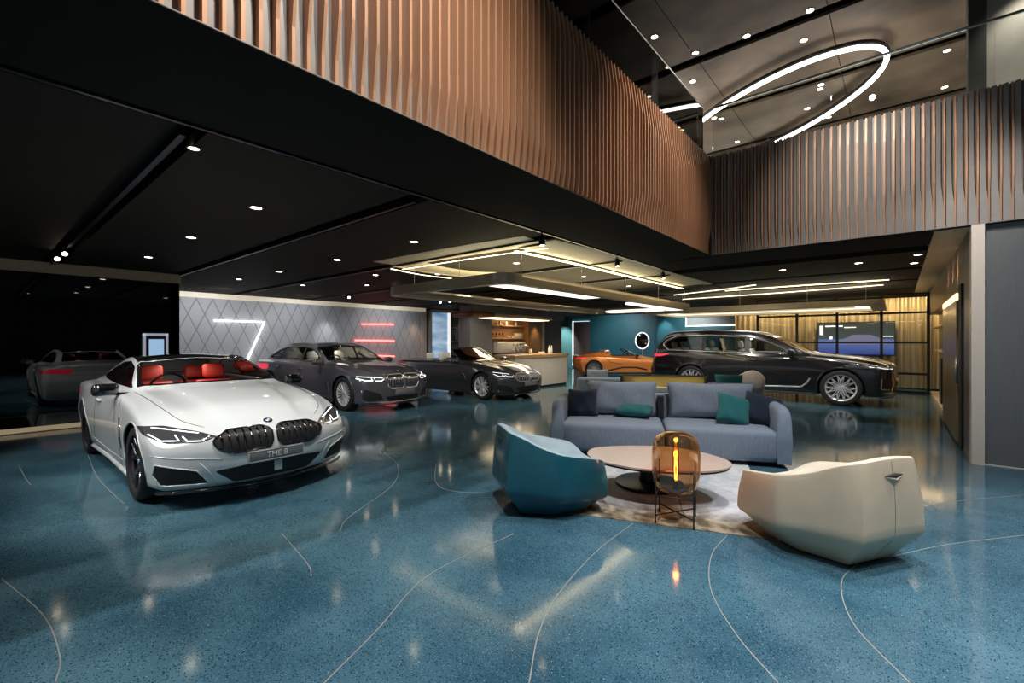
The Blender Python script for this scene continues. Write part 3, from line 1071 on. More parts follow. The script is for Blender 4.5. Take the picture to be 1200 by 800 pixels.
# big black SUV
c = dict(coupe_base())
c.update(name='suv_car', label='large black seven seat SUV parked across behind the sofas', pos=(-1.03, 14.0), yaw=0, wb=3.42, xf=1.0, xr=-4.70, r=.42, Wmax=1.0, track=.985, zb=.24,
         paint=paint('paint_black', (.010, .010, .012), .2, .22), zmid=.78, tumble=.38, tw=.30,
         W=curve_fn([(1.0, .94), (.4, .985), (0, .995), (-1.6, .99), (-3.4, 1.0), (-4.3, .98), (-4.7, .93)]),
         top=curve_fn([(1.0, 1.00), (.9, 1.06), (.6, 1.10), (.2, 1.15), (-.5, 1.22), (-.66, 1.25), (-1.5, 1.66), (-1.95, 1.755), (-3, 1.80), (-4.0, 1.77), (-4.30, 1.70), (-4.5, 1.42), (-4.7, 1.16)]),
         belt=curve_fn([(1.0, .92), (.6, 1.00), (.2, 1.05), (-.2, 1.10), (-.7, 1.14), (-2, 1.17), (-4.0, 1.21), (-4.7, 1.08)]),
         yb=curve_fn([(1.0, .80), (.4, .87), (0, .89), (-.8, .89), (-1.8, .90), (-3.8, .88), (-4.7, .84)]),
         nosef=curve_fn([(.12, .12), (.26, .05), (.5, .0), (.9, .0), (.98, .05), (1.1, .12)], .03), bowf=.26, bowr=.14,
         noser=curve_fn([(.2, .12), (.4, .03), (.8, .0), (1.0, .04), (1.3, .02), (1.7, .0)], .03),
         dlo=[(-.95, 1.195), (-1.25, 1.36), (-1.6, 1.53), (-2.0, 1.635), (-3.0, 1.685), (-3.9, 1.66), (-4.22, 1.53), (-4.30, 1.40), (-4.12, 1.255), (-2.5, 1.215)],
         panes=[[(-1.08, 1.22), (-1.3, 1.345), (-1.62, 1.505), (-1.95, 1.595), (-1.95, 1.235)], [(-2.07, 1.24), (-2.07, 1.61), (-3.08, 1.645), (-3.08, 1.26)], [(-3.18, 1.265), (-3.18, 1.645), (-3.85, 1.625), (-4.16, 1.51), (-4.22, 1.40), (-4.08, 1.285)]],
         ws=[(-.82, .82), (-.72, .4), (-.69, 0), (-.72, -.4), (-.82, -.82), (-1.48, -.74), (-1.54, 0), (-1.48, .74)],
         ws_in=[(-.87, .77), (-.77, .38), (-.745, 0), (-.77, -.38), (-.87, -.77), (-1.44, -.70), (-1.49, 0), (-1.44, .70)],
         rw=[(-4.34, .66), (-4.33, 0), (-4.34, -.66), (-4.5, -.72), (-4.52, 0), (-4.5, .72)], rw_in=[(-4.36, .62), (-4.35, 0), (-4.36, -.62), (-4.48, -.68), (-4.50, 0), (-4.48, .68)],
         sun=[(-1.75, .55), (-1.75, -.55), (-3.2, -.55), (-3.2, .55)],
         glass=MATS['car_glass'], ws_glass=MATS['ws_glass'],
         seats=[(-1.75, -.42, .72), (-1.75, .42, .72), (-2.75, -.42, .74), (-2.75, .42, .74), (-3.6, -.38, .72), (-3.6, .38, .72)], seat_m=MATS['cream_leather'], cab=(-4.1, -.75, .80, .62), dash=1.16,
         wheel=('web', MATS['rim_bright'], .31), bars=9, bar_m=MATS['chrome'], frame_m=MATS['chrome'], frame_r=.016, mirror_s=1.15, lip=.022, gap=.045)
c['kidney'] = [(.02, .62), (.06, .60), (.36, .60), (.46, .72), (.46, .90), (.36, .98), (.06, .985), (.02, .96)]
c['lamp'] = [(.50, .88), (.60, .86), (.90, .87), (.985, .90), (.985, .965), (.80, .965), (.52, .94)]
c['drl'] = [[(.52, .91), (.57, .878), (.68, .88), (.70, .93)], [(.74, .93), (.73, .88), (.88, .89), (.95, .925)]]
c['vent'] = [(.56, .36), (.60, .60), (.90, .68), (.93, .50), (.90, .36)]
c['mouth'] = [(-.5, .48), (-.44, .34), (.44, .34), (.5, .48)]
c['plate'] = (.52, '')
c['badge'] = (.78, 1.07)
c['mirror'] = (-.98, 1.10, 1.24)
c['mirror_m'] = MATS['paint_black']
c['ridge'] = (-.8, .8, lambda x: .56 - .10 * min(1, max(0, (x + .8) / 1.5)))
c['tail'] = [(.60, 1.08), (.62, 1.10), (.82, 1.14), (.955, 1.15), (.955, 1.07), (.80, 1.06)]
c['surround'] = MATS['trim_black']
c['seams'] = [[(-.66, .32), (-.64, .7), (-.76, 1.14)], [(-2.01, 1.2), (-2.0, .7), (-2.0, .32)], [(-3.13, 1.22), (-3.05, .95), (-2.92, .75), (-2.88, .35)], [(-.66, .32), (-2.88, .32)]]
c['handles'] = [(-1.82, 1.02), (-2.9, 1.04)]
c['handle_m'] = MATS['paint_black']
c['hoodseams'] = [[(.62, .60), (.3, .76), (-.3, .82), (-.72, .83)]]
c['sidetrim'] = [('window_chrome', round_poly([(p[0], p[1]) for p in c['dlo']], .05, 4) + [c['dlo'][0]], .013, MATS['chrome'], .002),
                 ('sill_chrome', [(-.60, .62), (-.66, .50), (-.78, .40), (-1.6, .37), (-2.85, .37)], .022, MATS['satin_chrome'], .0)]
c['fronttrim'] = [('vent_chrome', [(.66, .40), (.92, .43), (.93, .66)], .016, MATS['chrome'], 0), ('vent_chrome', [(-.66, .40), (-.92, .43), (-.93, .66)], .016, MATS['chrome'], 0)]
SUV, sk = build_car(c)
for s in (-1, 1):
    b = bmesh.new()
    Q = [sk.z(x, s * .62, .03) for x in np.linspace(-1.8, -4.1, 20)]
    Q = [sk.z(-1.7, s * .62, .0)] + Q + [sk.z(-4.2, s * .62, .0)]
    tube(b, [q for q in Q if q], .020, 8)
    finish('roof_rail', b, MATS['satin_chrome'], SUV, True)

# orange roadster
c = dict(coupe_base())
c.update(name='roadster_car', label='orange open sports roadster in front of the teal wall', pos=(-8.30, 19.60), yaw=38, wb=2.8, xf=.95, xr=-3.62, r=.345, track=.94, zb=.15,
         paint=paint('paint_orange', (.80, .27, .06), .3, .30),
         top=curve_fn([(.95, .56), (.6, .66), (.2, .74), (-.5, .86), (-.85, .92), (-1.3, .90), (-2.0, .90), (-2.15, 1.10), (-2.5, 1.08), (-3.1, .97), (-3.62, .88)], .06),
         belt=curve_fn([(.95, .50), (.6, .62), (.2, .72), (0, .76), (-.7, .80), (-1.3, .82), (-2.0, .86), (-2.8, .90), (-3.3, .88), (-3.62, .82)]),
         cockpit=[(-1.0, .62), (-.98, 0), (-1.0, -.62), (-2.02, -.62), (-2.05, 0), (-2.02, .62)], tub_m=MATS['cabin_dark'],
         seats=[(-1.55, -.34, .28), (-1.55, .34, .28)], seat_m=MATS['cream_leather'], cab=(-2.0, -.9, .6, .42), dash=.88, handles=[], hoodseams=[],
         wheel=('web', MATS['rim_silver'], .255), mirror=(-.98, .98, .90), mirror_m=MATS['gloss_black'])
c['plate'] = (.40, '')
c.pop('badge')
c.pop('ridge')
c['lamp'] = [(.50, .52), (.62, .50), (.88, .52), (.90, .57), (.60, .56)]
c['drl'] = [[(.55, .53), (.85, .545)]]
c['kidney'] = [(.04, .38), (.10, .35), (.34, .36), (.40, .42), (.34, .46), (.10, .46)]
c['vent'] = [(.55, .22), (.62, .34), (.86, .38), (.86, .25)]
c['tail'] = [(.55, .74), (.60, .80), (.93, .83), (.93, .76)]
c['seams'] = [[(-.75, .25), (-.70, .6), (-.9, .80)], [(-2.1, .84), (-2.15, .6), (-2.0, .35), (-1.9, .25)]]
c['sidetrim'] = [('sill_blade', [(-.55, .30), (-1.0, .40), (-1.6, .40), (-2.2, .26)], .035, MATS['trim_black'], -.01), ('flank_crease', [(-2.35, .86), (-2.1, .62), (-1.6, .52)], .014, MATS['trim_black'], -.008)]
ROAD, sk = build_car(c)
screen_sym(ROAD, (-.70, -.95), .66, .86, (-1.35, -1.42), .50, 1.16, m_frame=MATS['gloss_black'], m_glass=MATS['ws_glass'])
for s in (-1, 1):
    b = bmesh.new()
    rbox(b, -2.32, -2.05, s * .36 - .17, s * .36 + .17, .95, 1.16, .05, 3)
    finish('roll_hump', b, MATS['satin_chrome'], ROAD, True, 50)
# ------------------------------------------------------------------ the building
def struct(name, bm, m, parent=None, smooth=False):
    o = finish(name, bm, m, parent, smooth)
    if parent is None:
        o['kind'] = 'structure'
    return o


CZ = 2.93        # lower ceiling
FT = 4.58        # top of the slatted balcony
UZ = 6.45        # upper ceiling

# floor: blue polished terrazzo
fm = bpy.data.materials.new('terrazzo_floor')
fm.use_nodes = True
nt = fm.node_tree
B = nt.nodes['Principled BSDF']
tc = nd(nt, 'ShaderNodeTexCoord')
n1 = nd(nt, 'ShaderNodeTexNoise')
n1.inputs['Scale'].default_value = .9
n1.inputs['Detail'].default_value = 5
n1.inputs['Roughness'].default_value = .6
nt.links.new(tc.outputs['Object'], n1.inputs['Vector'])
r1 = nd(nt, 'ShaderNodeValToRGB')
r1.color_ramp.elements[0].position = .38
r1.color_ramp.elements[1].position = .62
r1.color_ramp.elements[0].color = (.030, .088, .128, 1)
r1.color_ramp.elements[1].color = (.078, .172, .222, 1)
nt.links.new(n1.outputs['Fac'], r1.inputs['Fac'])
last = r1.outputs['Color']
for sc, th, colr, rnd in ((70, .15, (.50, .60, .64, 1), .93), (95, .36, (.010, .032, .05, 1), .55), (150, .35, (.16, .26, .32, 1), .76)):
    v = nd(nt, 'ShaderNodeTexVoronoi')
    v.inputs['Scale'].default_value = sc
    nt.links.new(tc.outputs['Object'], v.inputs['Vector'])
    lt = nd(nt, 'ShaderNodeMath', operation='LESS_THAN')
    lt.inputs[1].default_value = th
    nt.links.new(v.outputs['Distance'], lt.inputs[0])
    sp = nd(nt, 'ShaderNodeSeparateColor')
    nt.links.new(v.outputs['Color'], sp.inputs[0])
    gt = nd(nt, 'ShaderNodeMath', operation='GREATER_THAN')
    gt.inputs[1].default_value = rnd
    nt.links.new(sp.outputs[0], gt.inputs[0])
    mu = nd(nt, 'ShaderNodeMath', operation='MULTIPLY')
    nt.links.new(lt.outputs[0], mu.inputs[0])
    nt.links.new(gt.outputs[0], mu.inputs[1])
    mx = nd(nt, 'ShaderNodeMix', data_type='RGBA')
    mx.inputs[7].default_value = colr
    nt.links.new(mu.outputs[0], mx.inputs[0])
    nt.links.new(last, mx.inputs[6])
    last = mx.outputs[2]
nt.links.new(last, B.inputs['Base Color'])
B.inputs['Roughness'].default_value = .13
B.inputs['IOR'].default_value = 1.52
n2 = nd(nt, 'ShaderNodeTexNoise')
n2.inputs['Scale'].default_value = 1.6
nt.links.new(tc.outputs['Object'], n2.inputs['Vector'])
r2 = nd(nt, 'ShaderNodeMapRange')
r2.inputs['To Min'].default_value = .05
r2.inputs['To Max'].default_value = .15
nt.links.new(n2.outputs['Fac'], r2.inputs['Value'])
nt.links.new(r2.outputs[0], B.inputs['Roughness'])
b = bmesh.new()
box(b, -20, 8, -9, 25, -.2, 0)
struct('floor', b, fm)

# thin brass division strips let into the floor
brass = mat('brass_inlay', (.40, .39, .35), .4, .3)
LINES = [[(742, 613), (700, 645), (655, 695), (632, 740), (620, 800)], [(852, 627), (834, 650), (833, 690), (862, 742), (912, 800)],
         [(1006, 659), (986, 682), (1000, 730), (1066, 800)], [(1044, 652), (1110, 638), (1200, 627)], [(602, 625), (505, 672), (440, 740), (380, 800)],
         [(2, 678), (50, 720), (70, 768), (65, 800)], [(450, 530), (466, 545), (460, 568), (410, 605), (398, 622)], [(511, 543), (511, 565), (530, 575), (577, 578)],
         [(103, 533), (115, 560), (145, 590)], [(1060, 597), (1130, 586), (1200, 580)], [(330, 625), (360, 660), (365, 675)], [(22, 545), (30, 560), (36, 568)]]
for i, L in enumerate(LINES):
    P = spline([on_plane(x, y) for x, y in L], 10)
    b = bmesh.new()
    for k in range(len(P)):
        pass
    pv = None
    for k, p in enumerate(P):
        p = Vector(p)
        t = (Vector(P[min(k + 1, len(P) - 1)]) - Vector(P[max(0, k - 1)])).normalized()
        s = Vector((-t.y, t.x, 0)) * .0028
        q = [b.verts.new(p + s + Vector((0, 0, .0015))), b.verts.new(p - s + Vector((0, 0, .0015))), b.verts.new(p - s - Vector((0, 0, .004))), b.verts.new(p + s - Vector((0, 0, .004)))]
        if pv:
            for j in range(4):
                b.faces.new((pv[j], pv[(j + 1) % 4], q[(j + 1) % 4], q[j]))
        pv = q
    struct('trim_%d' % (i + 1), b, brass)

ceil_m = mat('ceiling_black_mesh', (.020, .017, .012), .7, .0, ior=1.2, var=.12, nscale=3, bump=.25, bscale=260)
soffit_m = mat('soffit_paint', (.010, .0095, .007), .8, ior=1.2, var=.05, nscale=2)
slot_m = mat('slot_black', (.004, .004, .004), .7)
gold_m = mat('bronze_metal', (.50, .40, .28), .32, .75, var=.08, nscale=30)
gold_matt = mat('champagne_panel', (.66, .55, .38), .45, .2, var=.06)

# lower ceiling: soffit border along the void, then panels between black slots running in x
b = bmesh.new()
box(b, -3.5, -2.385, -9, 8.0, CZ - .008, CZ - .002)
box(b, -3.5, 8, 7.91, 9.1, CZ - .008, CZ - .002)
box(b, -3.5, -2.65, -9, 9.1, CZ - .002, CZ + .12)
box(b, -2.65, 8, 8.16, 9.1, CZ - .002, CZ + .12)
struct('ceiling_soffit', b, soffit_m)
slots_y = [-1.1, .92, 2.87, 5.1, 7.35, 9.55, 11.8, 14.0, 16.2]
b = bmesh.new()
ys = [-9] + [s for s in slots_y] + [25]
for i in range(len(ys) - 1):
    box(b, -18, -3.62, ys[i] + .12, ys[i + 1] - .12, CZ - .0, CZ + .1)
    if ys[i] > 8.8:
        box(b, -3.58, .35, max(9.2, ys[i] + .12), ys[i + 1] - .12, CZ, CZ + .1)
struct('ceiling', b, ceil_m)
b = bmesh.new()
box(b, -20, 8, -9, 8.0, CZ + .22, CZ + .3)
b.free()
b = bmesh.new()
box(b, -20, -2.6, -9, 25, CZ + .25, CZ + .35)
box(b, -2.6, 8, 8.15, 25, CZ + .25, CZ + .35)
struct('ceiling_plenum', b, slot_m)
b = bmesh.new()
box(b, .35, .68, 8.0, 17.6, CZ - .02, CZ + .1)
struct('trim_20', b, gold_matt)
# light tracks in the slots
track_m = mat('track_black', (.012, .012, .012), .35, .5)
for y in slots_y[1:-2]:
    b = bmesh.new()
    box(b, -14, -3.7, y - .02, y + .02, CZ - .035, CZ + .02)
    o = finish('lighting_track', b, track_m)
    tag(o, 'black lighting track running in the ceiling slot %s' % {.92: 'above the white coupe', 2.87: 'just behind the white coupe', 5.1: 'above the grey saloon', 7.35: 'over the front edge of the bronze canopy', 9.55: 'above the open convertible', 11.8: 'over the bar counter'}[y], 'light track', 'light tracks')
b = bmesh.new()
box(b, -3.575, -3.545, -9, 9.0, CZ - .012, CZ + .02)
o = finish('cable_trunking', b, mat('slot_rail', (.10, .10, .11), .25, .9))
tag(o, 'thin metal rail along the dark soffit beside the ceiling panels', 'rail')

# balcony faces
fin_m = mat('copper_fin', (.60, .31, .17), .42, .25, var=.1, nscale=5, stretch=(1, 1, .15))
back_m = mat('balcony_backing', (.30, .265, .235), .45, .2, var=.1, nscale=6)
edge_m = mat('edge_grey', (.24, .235, .23), .4, .5)


def bump_depth(z, q, lo, hi):
    zl = CZ + lo(q)
    zh = FT - hi(q)
    d = .045
    D = .085
    if z < zl:
        t = max(0, (zl - z) / .28)
        return D - (D - d) * min(1, t)
    if z > zh:
        t = (z - zh) / .30
        return D - (D - d) * min(1, t)
    return D


def fascia(name, horiz_axis, fixed, a0, a1, step, lo, hi, sgn):
    b = bmesh.new()
    zz = np.linspace(CZ + .012, FT, 26)
    a = a0
    while a < a1:
        A = []
        for z in zz:
            d = bump_depth(z, a, lo, hi)
            row = []
            for da, dd in ((-.009, 0), (-.009, d), (.009, d), (.009, 0)):
                if horiz_axis == 'y':
                    row.append(b.verts.new((fixed + sgn * dd, a + da, z)))
                else:
                    row.append(b.verts.new((a + da, fixed + sgn * dd, z)))
            A.append(row)
        for R, S in zip(A, A[1:]):
            for k in range(3):
                b.faces.new((R[k], R[k + 1], S[k + 1], S[k]))
        b.faces.new(A[0])
        b.faces.new(A[-1][::-1])
        a += step
    return b


lo_l = lambda y: .30 + .16 * math.sin(y * 1.05 + .6) + .10 * math.sin(y * 2.6)
hi_l = lambda y: .30 + .18 * math.sin(y * .9 + 2.2) + .08 * math.sin(y * 2.1)
b = bmesh.new()
box(b, -2.62, -2.45, -9, 8.1, CZ, FT)
box(b, -2.45, -2.40, -9, 8.0, CZ, CZ + .012)
w1 = struct('wall_balcony_left', b, back_m)
b = fascia('f', 'y', -2.45, -1.0, 7.97, .080, lo_l, hi_l, 1)
finish('slat_cladding', b, fin_m, w1)
b = bmesh.new()
box(b, -2.45, 8, 8.0, 8.15, CZ, FT)
box(b, -2.40, 8, 7.92, 8.0, CZ, CZ + .012)
w2 = struct('wall_balcony_right', b, back_m)
# grey tapered boards between the fins
t = bmesh.new()
a = -2.40
lo_r = lambda x: .42 + .16 * math.sin(x * 1.3 + 1.0)
hi_r = lambda x: .40 + .16 * math.sin(x * 1.1)
while a < 2.2:
    zz = np.linspace(CZ + .012, FT, 22)
    rows = []
    for z in zz:
        zl = CZ + lo_r(a)
        f = .045 if z > zl else .045 - .030 * min(1, (zl - z) / .35)
        x0, x1 = a + .018, a + .098 - f + .01
        rows.append([t.verts.new((x0, 7.955, z)), t.verts.new((x1, 7.93, z)), t.verts.new((x1, 7.999, z))])
    for R, S in zip(rows, rows[1:]):
        for k in range(2):
            t.faces.new((R[k], R[k + 1], S[k + 1], S[k]))
    a += .098
finish('grey_board', t, mat('board_grey', (.36, .325, .295), .42, .25, var=.08, nscale=4), w2)
b = fascia('f', 'x', 8.0, -2.40, 2.2, .098, lo_r, hi_r, -1)
finish('slat_cladding', b, fin_m, w2)
b = bmesh.new()
box(b, -2.45, -2.385, 7.90, 8.0, CZ, FT)
finish('corner_post', b, mat('corner_dark', (.03, .028, .025), .4, .4), w2)

# upper floor, ceiling and walls
b = bmesh.new()
box(b, -20, -2.63, -9, 8.15, FT - .3, FT - .05)
box(b, -20, 8, 8.16, 25, FT - .3, FT - .05)
struct('floor_upper', b, mat('upper_floor', (.05, .05, .05), .3))
uc_m = mat('upper_ceiling_mesh', (.15, .108, .074), .6, .0, var=.55, nscale=1.1, bump=.3, bscale=160, stretch=(1, 1, 1))
b = bmesh.new()
ush = [2.0, 4.05, 6.1, 8.25, 10.4, 12.6, 14.8]
yy = [-9] + ush + [25]
for i in range(len(yy) - 1):
    xs_ = list(np.arange(-16, 7.9, 1.9)) + [8]
    for j in range(len(xs_) - 1):
        box(b, xs_[j] + .006, xs_[j + 1] - .006, yy[i] + .11, yy[i + 1] - .11, UZ, UZ + .05)
struct('ceiling_upper', b, uc_m)
b = bmesh.new()
box(b, -20, 8, -9, 25, UZ + .25, UZ + .35)
struct('ceiling_upper_plenum', b, slot_m)
b = bmesh.new()
box(b, .90, 8, 8.9, 9.1, FT - .05, UZ)
struct('wall_upper_right', b, mat('upper_wall_grey', (.42, .40, .36), .6))
b = bmesh.new()
box(b, .72, .90, 8.75, 9.0, FT - .05, UZ)
struct('wall_upper_column', b, mat('upper_column', (.05, .05, .045), .6))
b = bmesh.new()
box(b, -20, 8, 22, 22.2, FT, UZ)
struct('wall_upper_back', b, slot_m)
# outer walls out of sight, dark
dark_wall = mat('dark_wall', (.02, .021, .022), .5)
b = bmesh.new()
box(b, 7.8, 8, -9, 8, 0, UZ + .3)
struct('wall_right', b, dark_wall)
b = bmesh.new()
box(b, -20.2, -20, -9, 25, 0, UZ + .3)
struct('wall_far_left', b, dark_wall)
b = bmesh.new()
box(b, -20, 8, 25, 25.2, 0, UZ + .3)
struct('wall_far_back', b, dark_wall)

# glass balustrades
gl = glass('balustrade_glass', (.93, .95, .94), .9, ior=1.35)
rail_m = mat('rail_metal', (.62, .63, .60), .25, .9)
bal = empty('glass_balustrade', 'frameless glass balustrade above the left slatted balcony', 'balustrade', (-2.53, 4, FT))
yl = [-1.2, .6, 2.4, 4.25, 6.05, 7.95]
for y0, y1 in zip(yl, yl[1:]):
    b = bmesh.new()
    box(b, -.008, .008, y0 + .01 - 4, y1 - .01 - 4, 0, .84)
    finish('glass_pane', b, gl, bal)
b = bmesh.new()
tube(b, [(0, -5.2, .86), (0, 3.98, .86)], .018, 8)
finish('handrail', b, rail_m, bal, True)
for y in yl[2:]:
    b = bmesh.new()
    box(b, -.014, .014, y - 4.006, y - 3.994, 0, .84)
    finish('joint_seal', b, MATS['trim_black'], bal)
bal = empty('glass_balustrade', 'frameless glass balustrade above the right slatted balcony', 'balustrade', (0, 8.08, FT))
xl = [-2.4, -.75, .9, 2.5]
for x0, x1 in zip(xl, xl[1:]):
    b = bmesh.new()
    box(b, x0 + .004, x1 - .004, -.008, .008, 0, .84)
    finish('glass_pane', b, gl, bal)
b = bmesh.new()
tube(b, [(-2.4, 0, .86), (2.5, 0, .86)], .018, 8)
finish('handrail', b, rail_m, bal, True)

# ring light
lamp_w = mat('lamp_white', (1, 1, 1), .5, emit=(1, .95, .86), es=10)
rg = empty('ring_light', 'large oval glowing ring lamp hung under the upper ceiling', 'ceiling light', cw(5.25, 9.85, 6.2))
b = bmesh.new()
t2 = bmesh.new()
rl = []
for k in range(72):
    a = 2 * PI * k / 72
    u, v = 2.62 * math.cos(a), 1.2 * math.sin(a)
    th = 1.794
    la, de = u * math.cos(th) - v * math.sin(th), u * math.sin(th) + v * math.cos(th)
    rl.append(cw(la, de, 0))
tube(b, rl, .036, 8, True)
finish('light_tube', b, lamp_w, rg, True)
tube(t2, [p + Vector((0, 0, .07)) for p in rl], .045, 6, True)
finish('ring_housing', t2, MATS['trim_black'], rg, True)
for k in (6, 22, 40, 58):
    b = bmesh.new()
    tube(b, [rl[k] + Vector((0, 0, .1)), rl[k] + Vector((0, 0, .25))], .004, 5)
    finish('hanging_wire', b, MATS['satin_chrome'], rg)
ring_reflection = empty('ring_light', 'short glowing arc standing for the reflected ring lamp, behind the left glass balustrade', 'ceiling light', cw(3.6, 9.6, 6.2))  # glowing arc added in place of the ring's reflection in the glass
b = bmesh.new()
P = spline([cw(-.45, -.75, 0), cw(-.05, -.25, 0), cw(.25, .5, 0), cw(.3, 1.0, 0)], 8)
tube(b, P, .04, 8)
finish('light_tube', b, lamp_w, ring_reflection, True)

# black glass wall at the left, with the low plinth in front
mg = mat('black_mirror_glass', (.001, .001, .0015), .02, 0, ior=2.1)
b = bmesh.new()
box(b, -12.0, -11.8, -9, 2.87, .05, 2.74)
struct('wall_left', b, mg)
b = bmesh.new()
box(b, -11.95, -11.74, -9, 2.87, 2.74, CZ)
struct('trim_21', b, gold_matt)
b = bmesh.new()
box(b, -11.80, -10.95, -9, 2.87, 0, .085)
pl = struct('trim_22', b, MATS['gloss_black'])
b = bmesh.new()
box(b, -10.95, -10.93, -9, 2.87, .012, .085)
finish('edge_strip', b, mat('plinth_glow', (.70, .58, .40), .4, emit=(1, .80, .50), es=.22), pl)  # gold edge with a weak glow put into its material
b = bmesh.new()
box(b, -10.94, -10.90, -9, 2.87, 0, .010)
finish('floor_strip', b, mat('white_strip', (.7, .68, .6), .4), pl)
b = bmesh.new()
box(b, -15.5, -11.8, 2.7, 2.86, 0, CZ)
struct('wall_return', b, dark_wall)

# quilted wall
qm = bpy.data.materials.new('quilted_panel')
qm.use_nodes = True
nt = qm.node_tree
B = nt.nodes['Principled BSDF']
B.inputs['Roughness'].default_value = .55
tc = nd(nt, 'ShaderNodeTexCoord')
sx = nd(nt, 'ShaderNodeSeparateXYZ')
nt.links.new(tc.outputs['Object'], sx.inputs[0])


def M(op, a, b_=None, nt=nt):
    n = nd(nt, 'ShaderNodeMath', operation=op)
    for i, v in enumerate((a, b_)):
        if v is None:
            continue
        if isinstance(v, (int, float)):
            n.inputs[i].default_value = v
        else:
            nt.links.new(v, n.inputs[i])
    return n.outputs[0]


dist = None
for sg in (1, -1):
    u = M('ADD', M('MULTIPLY', sx.outputs['Y'], 1 / .42), M('MULTIPLY', sx.outputs['Z'], sg / .92))
    f = M('ABSOLUTE', M('SUBTRACT', M('FRACT', u), .5))
    dist = f if dist is None else M('MAXIMUM', dist, f)
hz = M('ABSOLUTE', M('SUBTRACT', M('FRACT', M('MULTIPLY', sx.outputs['Z'], 1 / .66)), .5))
mr = nd(nt, 'ShaderNodeMapRange')
mr.inputs['From Min'].default_value = .455
mr.inputs['From Max'].default_value = .49
nt.links.new(dist, mr.inputs['Value'])
mx = nd(nt, 'ShaderNodeMix', data_type='RGBA')
mx.inputs[6].default_value = (.38, .39, .41, 1)
mx.inputs[7].default_value = (.22, .22, .24, 1)
nt.links.new(mr.outputs[0], mx.inputs[0])
nt.links.new(mx.outputs[2], B.inputs['Base Color'])
bp = nd(nt, 'ShaderNodeBump')
bp.inputs['Strength'].default_value = .6
bp.inputs['Distance'].default_value = .02
bp.invert = True
nt.links.new(mr.outputs[0], bp.inputs['Height'])
nt.links.new(bp.outputs[0], B.inputs['Normal'])
QX = -15.6
b = bmesh.new()
box(b, QX - .2, QX, 2.87, 12.4, 0, 2.78)
struct('wall_quilted', b, qm)
b = bmesh.new()
box(b, QX - .2, QX + .06, 2.87, 12.6, 2.78, CZ)
struct('trim_23', b, mat('cove_cream', (.72, .66, .54), .5, emit=(1, .86, .62), es=.25))
b = bmesh.new()
box(b, QX - .2, QX + .05, 12.4, 12.65, 0, CZ)
struct('trim_24', b, mat('frame_cream', (.62, .60, .55), .4, .3))
tube_w = mat('neon_white', (1, 1, 1), .5, emit=(1, .97, .9), es=7)
tube_r = mat('neon_red', (1, .2, .2), .5, emit=(1, .10, .09), es=6)


def on_x(px, py, X):
    r = (px - 600) / F
    d = X / (CS * r - SN)
    return Vector((X, (SN * r + CS) * d, EYE - (py - HORIZON) / F * d))


seven = empty('neon_figure', 'white light tube figure 7 on the quilted wall', 'wall light', on_x(300, 395, QX + .03))
b = bmesh.new()
P0 = seven.location.copy()
tube(b, [on_x(251, 375.5, QX + .04) - P0, on_x(310, 377, QX + .04) - P0, on_x(284, 436, QX + .04) - P0], .016, 8)
finish('light_tube', b, tube_w, seven, True)
reds = [(424, 461, 380), (416, 462, 399), (430, 462, 417)]
for i, (xa, xb, y) in enumerate(reds):
    A, Bq = on_x(xa, y - .3, QX + .04), on_x(xb, y + .3, QX + .04)
    o = empty('neon_bar', 'red neon light bar on the quilted wall, %s of three' % ('topmost', 'middle', 'lowest')[i], 'wall light', (A + Bq) / 2, group='red neon bars')
    b = bmesh.new()
    c0 = (A + Bq) / 2
    tube(b, [A - c0, Bq - c0], .028, 8)
    finish('light_tube', b, tube_r, o, True)
    b = bmesh.new()
    box(b, -.04, -.028, (A - c0).y, (Bq - c0).y, -.03, .03)
    finish('mounting_rail', b, MATS['trim_black'], o)

# display by the black wall
d = empty('display_screen', 'lit blue display in a silver frame on the black glass wall', 'screen', (-11.74, 2.05, .085))
P1 = on_x(184, 405, -11.74)
y0, y1 = on_x(169.5, 405, -11.74).y - 2.05, on_x(195.5, 405, -11.74).y - 2.05
zt = on_x(182, 391, -11.74).z - .085
b = bmesh.new()
box(b, -.05, .0, y0, y1, .0, zt)
finish('housing', b, MATS['trim_black'], d)
b = bmesh.new()
box(b, -.05, .03, y0 - .02, y0 + .015, 0, zt)
box(b, -.05, .03, y1 - .015, y1 + .02, 0, zt)
box(b, -.05, .03, y0 - .02, y1 + .02, zt - .04, zt + .01)
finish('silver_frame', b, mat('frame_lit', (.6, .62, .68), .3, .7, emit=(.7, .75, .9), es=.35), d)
b = bmesh.new()
box(b, .0, .006, y0 + .07, y1 - .05, .3, zt - .11)
scm = mat('screen_blue', (.1, .2, .3), .3, emit=(.33, .52, .74), es=.9, var=.3, nscale=3)
finish('screen_glass', b, scm, d)

# far end: showcase wall on the same line, then the bar alcove
b = bmesh.new()
box(b, QX - .2, QX, 12.65, 22.5, 0, CZ)
struct('wall_left_end', b, mat('end_dark', (.035, .045, .055), .45))


